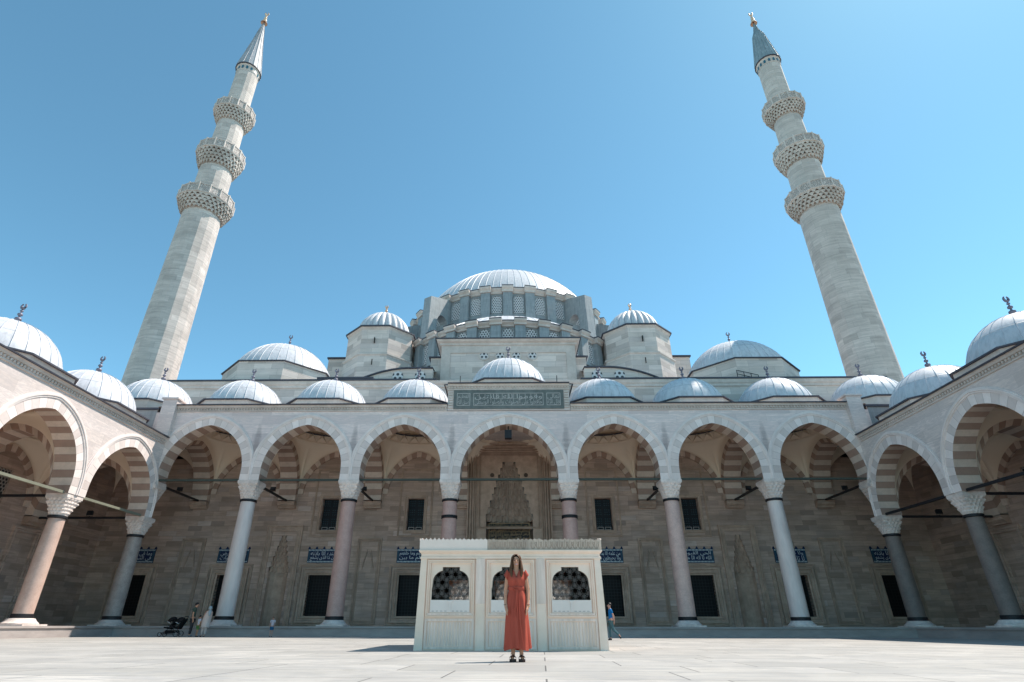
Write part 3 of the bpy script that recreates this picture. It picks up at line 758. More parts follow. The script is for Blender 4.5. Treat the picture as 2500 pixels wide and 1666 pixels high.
# ================================================================ side galleries
def gallery(sg, label):
    G = thing('side_gallery', label, 'gallery', W(sg*20.3, 20, ZF))
    fx = sg*19.8
    f = Fr((fx, 0), (0, 1), (-sg, 0))
    ys = [2.0, 7.8, 13.6, 19.4, 25.2, 31.0]
    ct, ap, top = 5.76, 8.86, 10.12
    arcade_parts(G, f, list(zip(ys, ys[1:])), ct, ap, top, 1.0, 1.4, 30.52, (0, 0))
    mc, ml = MB(), MB(); dentil_cornice(mc, ml, f, 1.4, 30.3, top); mc.build('dentil_cornice', GREYT, G); ml.build('lead_edge', LEADE, G)
    sw = lambda p: (sg*p[1], p[0], p[2])
    vault_row(G, ys, 20.8, 26.4, 6.2, 9.05, 9.45, 10.0, ct, None, sw)
    ysc = [(a+b)/2 for a, b in zip(ys, ys[1:])]
    pr = None
    for yc in ysc[::-1]:
        if pr is None: pr = drum_dome(G, sg*23.3, yc, 10.0, 10.92, 2.42, 2.2, 26, 2.72, 2.72, 1.35, 1.15); y0_ = yc
        else: copy_tree(pr, (0, (yc-y0_)*S, 0))
    # the corner bay behind the portico end: vault over it at gallery height
    Bc = {k: MB() for k in ('plaster', 'trim', 'roof', 'tring', 'tsoff', 'corb')}
    vault(Bc, *sorted((sg*20.85, sg*26.4)), 31.55, RY, 8.2, 11.05, 11.42, 2.3)
    xm = sg*23.6; O9 = arch(2.8, 2.85, 0, 24); OB = arch(2.8, 2.85, 0, 24); m = MB()
    m.strip([(xm+x, 31.53, 6.2+z) for x, z in O9], [(xm+x, 31.53, 8.2+z) for x, z in OB]); m.build('inner_face', PLAST, G)
    Bc['plaster'].build('vault_plaster', PLAST, G, True); Bc['trim'].build('vault_trim', PLAST, G)
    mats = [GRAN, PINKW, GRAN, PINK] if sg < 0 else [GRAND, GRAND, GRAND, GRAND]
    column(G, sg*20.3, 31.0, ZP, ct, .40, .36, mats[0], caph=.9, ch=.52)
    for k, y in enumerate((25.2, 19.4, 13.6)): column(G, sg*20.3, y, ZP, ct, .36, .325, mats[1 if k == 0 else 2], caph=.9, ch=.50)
    for a, b in zip(ys[1:], ys[2:]): rod(G, (sg*20.02, a, 5.80), (sg*20.02, b, 5.80), .055, plain('sunlit_iron_rod', (.22, .23, .17), .6) if sg < 0 else IRON)  # left rods coloured pale to stand for sunlight on the iron
    for y in ys[2:]: rod(G, (sg*20.3, y, 5.76), (sg*26.3, y, 5.76), .055)
    # outer wall with openings
    fo = Fr((sg*26.4, 0), (0, 1), (-sg, 0)); m = MB(); hs = []
    for yc in ysc: hs.append((yc-.85, yc+.85, .95, 3.5))
    wins = [(yc-.62, yc+.62, 6.1, 7.8) for yc in ysc]
    wall_holes(m, fo, 1.4, RY, ZP, 12.0, hs+wins)
    for h in hs+wins: reveal(m, fo, h, .4)
    for h in hs: frame(m, fo, h[0]-.32, h[1]+.32, h[2]-.1, h[3]+.32, .3, .09, 0, False)
    for yq in ys[3:]: frame(m, fo, yq-.95, yq+.95, ZP, 5.2, .25, .08, 0, False)
    ow = m.build('outer_wall', WALLS, G)
    for h in hs: m = MB(); m.face([fo.P(h[0], -.38, h[2]), fo.P(h[1], -.38, h[2]), fo.P(h[1], -.38, h[3]), fo.P(h[0], -.38, h[3])]); grille_bars(m, fo, h, -.3); m.build('barred_window', DARK, G)
    for h in wins:
        m = MB(); a, b, c, d = h
        m.face([fo.P(a, -.1, c), fo.P(b, -.1, c), fo.P(b, -.1, d), fo.P(a, -.1, d)], [(0, 0), (6, 0), (6, 8.5), (0, 8.5)]); m.build('pierced_window', PSTONE2, G)
    for yc in ysc[1:]: tile_panel(G, fo, yc, 4.0, 4.85, 1.95, flat=True)
    return G

def grille_bars(m, f, h, d, sx=.18, w=.012):
    a, b, c, e = h
    n = int((b-a)/sx)
    for i in range(1, n): x = a+(b-a)*i/n; m.face([f.P(x-w, d, c), f.P(x+w, d, c), f.P(x+w, d, e), f.P(x-w, d, e)])
    n = int((e-c)/sx)
    for i in range(1, n): z = c+(e-c)*i/n; m.face([f.P(a, d+.005, z-w), f.P(b, d+.005, z-w), f.P(b, d+.005, z+w), f.P(a, d+.005, z+w)])

_TXT = [['الحى القيوم', 'الله لا اله الا هو'], ['ولا نوم له ما', 'لا تاخذه سنة'], ['وما فى الارض', 'فى السموات'], ['عنده الا باذنه', 'من ذا الذى يشفع'], ['ايديهم وما خلفهم', 'يعلم ما بين'], ['من علمه الا بما شاء', 'ولا يحيطون بشى']]
_tc = [0]
def tile_panel(parent, f, c, z0, z1, w, flat=False):
    m = MB(); d = .05; h = w/2
    m.prism([f.P(c-h, 0, z0), f.P(c+h, 0, z0), f.P(c+h, 0, z1-.06), f.P(c-h, 0, z1-.06)], Vector(f.P(0, d, 0))-Vector(f.P(0, 0, 0)))
    for k in range(5):            # pointed crest leaves
        x = c-h+.04+(2*h-.08)*k/4; q = .09
        m.prism([f.P(x-q, 0, z1-.06), f.P(x+q, 0, z1-.06), f.P(x+.02, 0, z1+.08), f.P(x-.02, 0, z1+.08)], Vector(f.P(0, d, 0))-Vector(f.P(0, 0, 0)))
    o = m.build('tile_panel', TILEB, parent)
    m = MB(); frame(m, f, c-h+.01, c+h-.01, z0+.01, z1-.07, .12, .01, d, True, 2); m.build('turquoise_border', TILET, o)
    m = MB()
    for k in range(22):
        x = c-h+.06+(2*h-.12)*k/21
        for z in (z0+.03, z1-.17): m.face([f.P(x-.03, d+.012, z), f.P(x+.01, d+.012, z), f.P(x+.03, d+.012, z+.08), f.P(x-.012, d+.012, z+.08)])
    m.build('border_ornament', TILEW, o)
    t = _TXT[_tc[0] % 6]; _tc[0] += 1
    if not flat: lettering(t, c-h+.17, c+h-.17, z0+.16, z1-.2, f.P(0, d+.012, 0)[1]).build('white_lettering', TILEW, o)
    else:
        L = lettering(t, -h+.17, h-.17, z0+.16, z1-.2, 0); sgn = -1 if f.dn[0] < 0 else 1
        L.p = [f.P(c+q[0]*sgn, d+.012, q[2]) for q in L.p]; L.build('white_lettering', TILEW, o)
    return o
gallery(-1, 'sunlit left hand side gallery with striped arches, rosy column and lead domes')
gallery(1, 'shaded right hand side gallery with dark interior, grey columns and lead domes')
#==PART3==
# ================================================================ mosque hall
hall = thing('domed_mosque', 'great grey stone mosque hall with main dome, half dome and round turrets behind the portico', 'mosque', W(0, 50, ZF))
fw = Fr((0, RY), (1, 0), (0, -1))
bc = [(a+b)/2 for a, b in zip(BX, BX[1:])]
side_bays = [q for q in bc if abs(q) > 1] + [-23.4, 23.4]
doors = [(c-.83, c+.83, .93, 3.36) for c in side_bays]
wins = [(c-.53, c+.53, 5.95, 7.92) for c in bc if 1 < abs(c) < 14]
mih = [-14.4, 14.4]; NT_ = 6
nic = [(c-.78, c+.78, ZP, 5.72) for c in mih]
port = [(-1.62, 1.62, ZP, 10.45)]
pz = (-2.5, 2.5, ZP, 11.2)
m = MB()
wall_holes(m, fw, -27, 27, ZP, 12.05, doors+wins+nic+[pz])
for h in doors: reveal(m, fw, h, .5)
for h in wins: reveal(m, fw, h, .35)
for c in mih: niche_front(m, fw, c, .62, ZP, 3.45, 5.62, 7, .07, .78, 5.72)
wl_ = m.build('front_wall', WALLS, hall)
m = MB()
for h in doors: frame(m, fw, h[0]-.34, h[1]+.34, h[2]-.28, h[3]+.34, .31, .10); frame(m, fw, h[0]-.55, h[1]+.55, h[2]-.4, h[3]+.55, .12, .05)
for h in wins: frame(m, fw, h[0]-.2, h[1]+.2, h[2]-.2, h[3]+.2, .17, .06); frame(m, fw, h[0]-.55, h[1]+.55, h[2]-.42, 9.85, .10, .05)
for c in mih: frame(m, fw, c-1.15, c+1.15, ZP, 6.22, .16, .08, 0, False); frame(m, fw, c-.98, c+.98, ZP, 6.05, .18, .05, 0, False)
for c in (-8.85, 8.85, -20.1, 20.1): frame(m, fw, c-.76, c+.76, ZP+.1, 5.45, .12, .07); frame(m, fw, c-.6, c+.6, ZP+.25, 5.3, .07, .03)
for c in (-8.85, 8.85, -20.1, 20.1):      # shallow carved stepped arch
    L = step_outline(c, .34, 3.6, 4.75, 6, .07)
    for sg in (-1, 1):
        for (a, za), (b, zb) in zip(L, L[1:]): x0, x1 = sorted((c+sg*a, c+sg*b)); m.box(x0-.02, RY-.035, za-.02, x1+.02, RY, zb+.02)
m.build('stone_frames', CARVE, hall)['label'] = 'carved brown stone surrounds of doors, windows and niches'
for c in mih:
    m = MB(); muqarnas_niche(m, fw, c, .62, 3.45, 5.62, 7, .5, 0, .06, 7)
    m.lathe(c, RY, [(.62, ZP), (.62, 3.2), (.60, 3.25), (.62, 3.45)], 7, 0, pi); m.build('prayer_niche', CARVE, hall)
for h in doors:
    m = MB(); m.face([fw.P(h[0], -.48, h[2]), fw.P(h[1], -.48, h[2]), fw.P(h[1], -.48, h[3]), fw.P(h[0], -.48, h[3])]); d_ = m.build('tall_window', DARK, hall)
    m = MB(); grille_bars(m, fw, h, -.2, .17); m.build('iron_grille', IRON, d_)
    m = MB(); fo = fw; frame(m, fw, h[0]-.04, h[1]+.04, h[2]-.04, h[3]+.04, .12, .03, .0, True, 2); m.build('marble_frame', CARVE, d_)
for h in wins:
    a, b, c, e = h; m = MB(); m.face([fw.P(a, -.33, c), fw.P(b, -.33, c), fw.P(b, -.33, e), fw.P(a, -.33, e)]); w_ = m.build('upper_window', GLASS, hall)
    m = MB(); nx, nz = 7, 12
    for i in range(nx):
        for k in range(nz):
            x0 = a+.05+(b-a-.1)*i/nx; z0 = c+.22+(e-c-.27)*k/nz
            if i == 3 or k in (4, 8): continue
            m.box(x0+.045, RY+.28, z0+.045, x0+(b-a-.1)/nx-.03, RY+.32, z0+(e-c-.27)/nz-.04)
    m.build('lattice_pane', plain('dusky_teal_pane', (.03, .065, .08), .45, .25, 0, .7, 3.), w_)
    m = MB()
    for x in (a+.1, a+.58): frame(m, fw, x, x+.38, c+.02, c+.2, .03, .03, -.2, True, 2)
    m.build('vent_frame', PALE, w_)
for c in [q for q in side_bays]: tile_panel(hall, fw, c, 3.98, 4.86, 1.95)
# portal
fp = Fr((0, RY-.10), (1, 0), (0, -1)); m = MB()
frame(m, fw, -2.72, 2.72, ZP, 11.5, .22, .32, 0, False)
frame(m, fw, -2.52, 2.52, ZP, 11.28, .16, .24, 0, False); frame(m, fw, -2.36, 2.36, ZP, 11.14, .14, .20, 0, False); frame(m, fw, -2.24, 2.24, ZP, 11.0, .12, .15, 0, False)
frame(m, fw, -2.0, 2.0, 6.0, 10.85, .12, .13, 0, True)
niche_front(m, fp, 0, 1.52, ZP, 6.5, 10.3, 9, .27, 2.2, 11.1)
m.build('portal_frame', CARVE, hall)
m = MB(); muqarnas_niche(m, fp, 0, 1.52, 6.5, 10.3, 9, 1.15, 0, .24, 11)
N = 10; pts = [(-1.52*cos(pi*i/N), 1.15*sin(pi*i/N)) for i in range(N+1)]
m.box(-1.52, RY-.1, ZP, -1.5, RY+1.1, 6.5); m.box(1.5, RY-.1, ZP, 1.52, RY+1.1, 6.5)
m.face([(-1.52, RY+1.1, ZP), (1.52, RY+1.1, ZP), (1.52, RY+1.1, 6.55), (-1.52, RY+1.1, 6.55)])
m.build('portal_hood', HOODST, hall)
for x in (-1.12, 1.12):
    m = MB(); m.prism([(x+.14*cos(2*pi*i/14), RY-.13, 9.42+.14*sin(2*pi*i/14)) for i in range(14)], (0, .06, 0)); m.build('round_boss', plain('dark_porphyry', (.09, .065, .05), .7), hall)
gp = MB(); gp.box(-1.32, RY+.35, 5.35, 1.32, RY+.45, 6.42); gp = gp.build('gilt_inscription', plain('black_inscription_ground', (.03, .026, .022), .6), hall)
m = MB(); f3 = Fr((0, RY+.35), (1, 0), (0, -1)); frame(m, f3, -1.32, 1.32, 5.35, 6.42, .03, .02, 0, True, 2); m.box(-1.3, RY+.33, 5.87, 1.3, RY+.35, 5.89); m.build('gilt_border', GILT, gp)
for a, b in ((5.38, 5.86), (5.9, 6.38)):
    for k, t in enumerate((['لا اله الا الله الملك', 'الحق المبين'], ['السلطان سليمان', 'امر ببناء هذا الجامع'], ['الرحمن الرحيم', 'بسم الله'])):
        x0 = -1.28+k*.86; lettering(t, x0, x0+.84, a, b, RY+.335).build('gilt_letters', GILT, gp)
m = MB(); m.face([(-1.5, RY+.6, ZP), (1.5, RY+.6, ZP), (1.5, RY+.6, 5.35), (-1.5, RY+.6, 5.35)]); m.build('portal_door', WOODD, hall)

# upper front wall and roof
m = MB(); m.box(-27, RY, 12.0, 27, RY+.6, 16.3)
for x0, x1 in ((-13.6, -8.6), (8.6, 13.6)): pass
m.build('upper_wall', GREY, hall)
m = MB(); mc = MB()
dentil = Fr((0, RY), (1, 0), (0, -1))
for (d1, z1), (d2, z2) in zip([(0, 15.75), (.08, 15.8), (.08, 15.95), (.16, 16.05), (.2, 16.2)], [(.08, 15.8), (.08, 15.95), (.16, 16.05), (.2, 16.2), (.2, 16.28)]):
    mc.face([dentil.P(-27, d1, z1), dentil.P(27, d1, z1), dentil.P(27, d2, z2), dentil.P(-27, d2, z2)])
mc.build('wall_cornice', GREYT, hall)
m.box(-27.05, RY-.27, 16.28, -5.2, RY+.7, 16.40); m.box(5.2, RY-.27, 16.28, 27.05, RY+.7, 16.40); m.box(-13.9, RY-.30, 16.41, -9.8, RY+.7, 16.55)
m.build('lead_edge', LEADE, hall)
m = MB(); m.box(-26.9, RY+.6, 15.9, 26.9, 80, 16.2); m.build('hall_roof', LEADK, hall)
m = MB(); m.box(-26.9, 38, ZP, -26.3, 80, 15.9); m.box(26.3, 38, ZP, 26.9, 80, 15.9); m.box(-26.9, 79.4, ZP, 26.9, 80, 15.9); m.build('side_wall', GREY, hall)
m = MB()
for k, x in enumerate((16.7, 17.2, 17.7, 18.2)): m.tube([(x, 36.95, 16.4), (x, 36.95, 17.15-.13*k)], .025, 5)
for dz in (0, -.3): m.tube([(16.7, 36.95, 17.15+dz), (18.2, 36.95, 16.76+dz)], .025, 5)
m.build('roof_railing', IRON, hall)
# curved gables beside the centre block
for sg in (-1, 1):
    poly = [(sg*5.6, 16.3)]; R_ = 6.4; c = sg*6.9
    top = []
    for i in range(17):
        x = 5.6+(11.6-5.6)*i/16
        z = 17.42-1.25*max(0, (x-7.2)/4.4)**2 if x > 7.2 else 17.42
        top.append((sg*x, z))
    m = MB(); m.prism([(sg*5.6, 37.0, 16.3)] + [(x, 37.0, z) for x, z in top] + [(sg*11.6, 37.0, 16.2)], (0, .5, 0)); gb = m.build('curved_gable', GREY, hall)
    m = MB(); A = [(x, 36.85, z) for x, z in top]; B_ = [(x, 36.85, z+.1) for x, z in top]; C_ = [(x, 38.2, z+.35) for x, z in top]; D_ = [(x, 37.5, z) for x, z in top]
    m.strip(A, B_); m.strip(B_, C_); m.strip(A, D_); m.build('lead_edge', LEADE, gb)
    for x in (6.5, 8.15):
        m = MB(); z = 16.82; q = .40
        m.face([(sg*x+q*cos(2*pi*i/20), 36.96, z+q*sin(2*pi*i/20)) for i in range(20)], [(.5+.5+1.1*cos(2*pi*i/20), .87+.45+1.1*sin(2*pi*i/20)) for i in range(20)]); m.build('round_window', PSTONE, gb)
# centre block
cb = node('centre_block', hall, W(0, 38, 16.3))
m = MB(); m.box(-5.15, 38, 12.2, 5.15, 41, 19.9); m.box(-6.05, 38.7, 16.2, -5.15, 41, 19.1); m.box(5.15, 38.7, 16.2, 6.05, 41, 19.1); m.build('block_wall', GREY, cb)
m = MB(); f4 = Fr((0, 38), (1, 0), (0, -1))
frame(m, f4, -5.15, 5.15, 16.2, 19.88, .7, .07, 0, False, 2)
pr = [(0, 19.75), (.15, 19.82), (.15, 19.98), (.32, 20.08), (.4, 20.22)]
for (d1, z1), (d2, z2) in zip(pr, pr[1:]):
    m.face([f4.P(-5.15-d1, d1, z1), f4.P(5.15+d1, d1, z1), f4.P(5.15+d2, d2, z2), f4.P(-5.15-d2, d2, z2)])
    for sg in (-1, 1): m.face([(sg*(5.15+d1), 38-d1, z1), (sg*(5.15+d1), 41, z1), (sg*(5.15+d2), 41, z2), (sg*(5.15+d2), 38-d2, z2)])
m.box(-4.1, 38.3, 20.3, 4.1, 41, 20.55)
m.build('block_cornice', GREYT, cb)
m = MB(); m.box(-5.62, 37.55, 20.22, 5.62, 41, 20.32); m.box(-4.15, 38.2, 20.55, 4.15, 41, 20.62)
for sg in (-1, 1): a, b = sorted((sg*5.15, sg*6.2)); m.box(a, 38.55, 19.1, b, 41, 19.2)
m.build('lead_edge', LEADE, cb)
for x in (-1.86, -.62, .62, 1.86):
    m = MB(); q = .30; z = 18.98
    m.face([(x+q*cos(2*pi*i/20), 37.985, z+q*sin(2*pi*i/20)) for i in range(20)], [(1.+1.0*cos(2*pi*i/20), .866*1.5+1.0*sin(2*pi*i/20)) for i in range(20)])
    w_ = m.build('round_window', PSTONE, cb)
    m = MB(); R1 = [(x+(q)*cos(2*pi*i/24), 37.97, z+q*sin(2*pi*i/24)) for i in range(25)]; R2 = [(x+(q+.13)*cos(2*pi*i/24), 37.95, z+(q+.13)*sin(2*pi*i/24)) for i in range(25)]; R3 = [(a, 38.0, b) for a, _, b in R2]
    m.strip(R1, R2); m.strip(R2, R3); m.build('window_rim', GREYT, w_)

def drum_ring(parent, cx, cy, R, z0, z1, a_list, da, wh, ww, corn, wall=LEADK, first_pil=True, zwin=None):
    """window drum: lead clad wall, pilasters, arched pierced windows, stepped cornice. a_list: window azimuths (0 = front, + right)"""
    P = lambda a, r, z: (cx+r*sin(a), cy-r*cos(a), z)
    lo, hi = min(a_list)-da, max(a_list)+da; n = 64
    m = MB(); A = [lo+(hi-lo)*i/n for i in range(n+1)]
    m.strip([P(a, R, z0) for a in A], [P(a, R, z1) for a in A], [a*R*S for a in A], 0, (z1-z0)*S)
    m.build('drum_wall', wall, parent, True, 30)
    for a in a_list:
        w, h = ww, wh; zb = zwin if zwin is not None else z0+.15
        ar = arch(w, w*1.05, 0, 8)
        pl = [(-w, zb)] + [(x, zb+h-w*1.05+z) for x, z in ar] + [(w, zb)]
        Q = lambda x, z, d: tuple(Vector(P(a, R*cos(0)+d, z)) + Vector((cos(a), sin(a), 0))*x)
        m = MB(); m.face([Q(x, z, .03) for x, z in pl], [(x*S/.27, z*S/.27) for x, z in pl]); wd = m.build('arched_window', PSTONE, parent)
        m = MB(); big = [(x*1.22, zb+(z-zb)*1.04) for x, z in pl]
        m.strip([Q(x, z, .03) for x, z in pl], [Q(x, z, .14) for x, z in big]); m.strip([Q(x, z, .14) for x, z in big], [Q(x, z, 0) for x, z in big]); m.build('lead_surround', wall, wd)
    for a in sorted({round(q+s*da/2, 6) for q in a_list for s in (-1, 1)}):
        e = Vector((cos(a), sin(a), 0)); r = Vector((sin(a), -cos(a), 0)); C = Vector((cx, cy, 0)); w = R*da*.215; d = .55
        m = MB(); b = [C+r*(R+d)-e*w, C+r*(R+d)+e*w, C+r*(R-.1)+e*w, C+r*(R-.1)-e*w]
        b2 = [C+r*(R+d*.8)-e*w, C+r*(R+d*.8)+e*w, b[2], b[3]]
        m.loft([[(q.x, q.y, z0) for q in b], [(q.x, q.y, z1) for q in b2]]); m.build('pilaster', wall, parent)
    # cornice runs round and breaks forward over each pilaster
    m, ml = MB(), MB(); pa = sorted({round(q+s*da/2, 6) for q in a_list for s in (-1, 1)})
    segs = []; seq = [lo]
    for a in pa: seq += [a-da*.25, a+da*.25]
    seq.append(hi)
    for i, (a, b) in enumerate(zip(seq, seq[1:])): segs.append((a, b, .62 if i % 2 else .15, i % 2))
    for a, b, ex, f in segs:
        pr = [(R-.05, z1), (R+ex-.05, z1+.02), (R+ex-.05, z1+corn*.4), (R+ex+.12, z1+corn*.75), (R+ex+.15, z1+corn)]
        AA = [a+(b-a)*i/3 for i in range(4)]
        for (r1, q1), (r2, q2) in zip(pr, pr[1:]): m.strip([P(t, r1, q1) for t in AA], [P(t, r2, q2) for t in AA])
        ml.strip([P(t, R+ex+.15, z1+corn) for t in AA], [P(t, R+ex+.18, z1+corn+.1) for t in AA]); ml.strip([P(t, R+ex+.18, z1+corn+.1) for t in AA], [P(t, R-.5, z1+corn+.25) for t in AA])
        for t in (a, b): m.face([P(t, r_, q_) for r_, q_ in pr] + [P(t, R-.05, z1+corn)]); ml.face([P(t, R-.1, z1+corn), P(t, R+ex+.15, z1+corn), P(t, R+ex+.18, z1+corn+.1), P(t, R-.5, z1+corn+.25)])
    m.build('stepped_cornice', GREYT, parent); ml.build('lead_edge', LEADE, parent)

DA = radians(11.25)
# half dome in front of the main dome
sd = node('half_dome', hall, W(0, 53.2, 20.5))
drum_ring(sd, 0, 53.2, 10.6, 21.2, 24.0, [k*DA for k in range(-7, 8)], DA, 2.0, .48, .5, zwin=21.85)
m = MB(); lead_shell(m, 0, 53.2, [(10.55, 24.6)] + [(r_, z_) for r_, z_ in cap_prof(10.5, 4.3, 24.65, 12)], 48, .03, .07, pi, 2*pi); m.build('lead_cover', LEADD, sd, True, 32)
m = MB(); m.lathe(0, 53.2, [(10.7, 16.2), (10.6, 21.2)], 48, pi, 2*pi); m.build('lower_drum_wall', LEADK, sd, True)
# sloping lead roofs between the gables and the half dome
for sg in (-1, 1):
    m = MB(); A = []; B_ = []
    for i in range(17):
        t = i/16; x = 5.6+6.0*t; A.append((sg*x, 37.6, (17.42-1.25*max(0, (x-7.2)/4.4)**2 if x > 7.2 else 17.42)+.05)); q = radians(30+42*t); B_.append((sg*10.7*sin(q), 53.2-10.7*cos(q), 20.2-2.2*t))
    m.strip(A, B_, [i*.6 for i in range(17)]); m.build('sloping_roof', LEADD, hall)
# main dome
md = node('main_dome', hall, W(0, 64, 28))
drum_ring(md, 0, 64, 12.2, 29.6, 33.3, [(k+.5)*DA for k in range(-8, 8)], DA, 2.15, .52, .65, zwin=30.85)
m = MB(); m.lathe(0, 64, [(12.3, 16), (12.1, 29.6)], 48); m.build('lower_drum_wall', LEADK, md, True)
m = MB(); pr = [(12.05, 33.7)] + cap_prof(11.95, 8.4, 33.9, 16); lead_shell(m, 0, 64, pr, 84, .035, .07); m.build('lead_cover', LEADD, md, True, 32)
m = MB(); finial(m, 0, 64, 42.2, 2.9, .38); m.build('finial', GOLD, md, True, 50)
m = MB(); m.box(-12.5, 52.8, 16, 12.5, 66, 26.3); m.build('dome_base', LEADK, md)
# radial buttresses
def buttress(a, r0, r1, zt0, zt1, zb, w, notch=True, wtop=None):
    e = Vector((cos(a), sin(a), 0)); r = Vector((sin(a), -cos(a), 0)); C = Vector((0, 64, 0)); m = MB()
    prof = [(r0, zt0), (r1, zt1), (r1+.35, zb)]
    if notch:
        mid = (r0+.5*(r1-r0)*.9); rad = (r1-r0)*.24
        prof += [(mid+rad, zb), (mid+rad, zt1-2.6)] + [(mid+rad*cos(t), zt1-2.6+rad*1.2*sin(t)) for t in [pi*i/8 for i in range(1, 8)]] + [(mid-rad, zt1-2.6), (mid-rad, zb)]
    prof += [(r0, zb)]
    P = lambda q, s: tuple(C + r*q[0] + e*s*w/2 + Vector((0, 0, q[1])))
    for s in (-1, 1):
        m.face([P(q, s) for q in prof] if not notch else [P(q, s) for q in prof])
    for i in range(len(prof)): j = (i+1) % len(prof); m.face([P(prof[i], -1), P(prof[j], -1), P(prof[j], 1), P(prof[i], 1)])
    return m.build('flying_buttress', LEADK, hall)
for sg in (-1, 1):
    buttress(sg*3*DA, 12.0, 15.7, 33.6, 32.4, 24.5, 1.0)
    buttress(sg*5.2*DA, 12.0, 17.0, 32.5, 30.4, 22.5, 1.2)
    buttress(sg*7*DA, 12.0, 17.0, 33.0, 31.4, 22.5, 1.2)
# turrets
for sg in (-1, 1):
    tx, ty = sg*12.1, 47.0
    T = node('octagonal_turret', hall, W(tx, ty, 16.3))
    pl = ngon(tx, ty, 6.0); pl2 = ngon(tx, ty, 6.25)
    m = MB(); walls(m, pl2, 15.9, 22.0); walls(m, pl, 22.0, 24.85); m.build('turret_wall', GREY, T)
    m = MB(); walls(m, pl2, 21.9, 22.0, ngon(tx, ty, 6.45)); walls(m, ngon(tx, ty, 6.45), 22.0, 22.1); walls(m, ngon(tx, ty, 6.45), 22.1, 22.2, pl); m.build('string_course', GREYT, T); m = MB(); walls(m, pl, 24.6, 24.85, ngon(tx, ty, 6.3)); m.build('turret_cornice', GREYT, T)
    m = MB(); walls(m, ngon(tx, ty, 6.5), 24.85, 24.98); walls(m, ngon(tx, ty, 6.0), 24.85, 24.85, ngon(tx, ty, 6.5)); walls(m, ngon(tx, ty, 6.5), 24.98, 25.15, ngon(tx, ty, 5.3)); m.build('lead_edge', LEADE, T)
    for zz in (23.2, 21.0): m = MB(); m.box(tx-.03, ty-3.18, zz, tx+.03, ty-2.95, zz+.55); m.build('slit_window', DARK, T)
    # fluted cap
    m = MB(); n = 24; k = 6; prof = [(2.62*cos(a), 25.1+2.75*sin(a)) for a in [pi/2*i/10 for i in range(11)]]; rings = []
    for r_, z_ in prof:
        ring = []
        for i in range(n*k):
            a = 2*pi*i/(n*k); f = abs(sin(a*n/2)); q = r_*(1-.10*(1-f)**1.5) if r_ > .05 else .001
            ring.append((tx+q*cos(a), ty+q*sin(a), z_-.0))
        rings.append(ring)
    m.loft(rings); m.build('fluted_cap', LEADD, T, True, 60)
    m = MB(); finial(m, tx, ty, 27.8, 1.2, .2, True); m.build('finial', GOLD, T, True, 50)
    a, b = sorted((sg*12, sg*18.2)); m = MB(); m.box(a, 50, 16, b, 52, 24.5); m.build('stepped_wall', GREY, hall)
    m = MB(); m.box(a-.1, 49.8, 24.5, b+.1, 52.1, 24.65); m.build('lead_edge', LEADE, hall)
    drum_dome(hall, sg*18.55, 41.2, 16.2, 18.25, 3.95, 3.0, 38, name='aisle_dome', poly=ngon(sg*18.55, 41.2, 8.2), wall=GREY, fin=1.35)

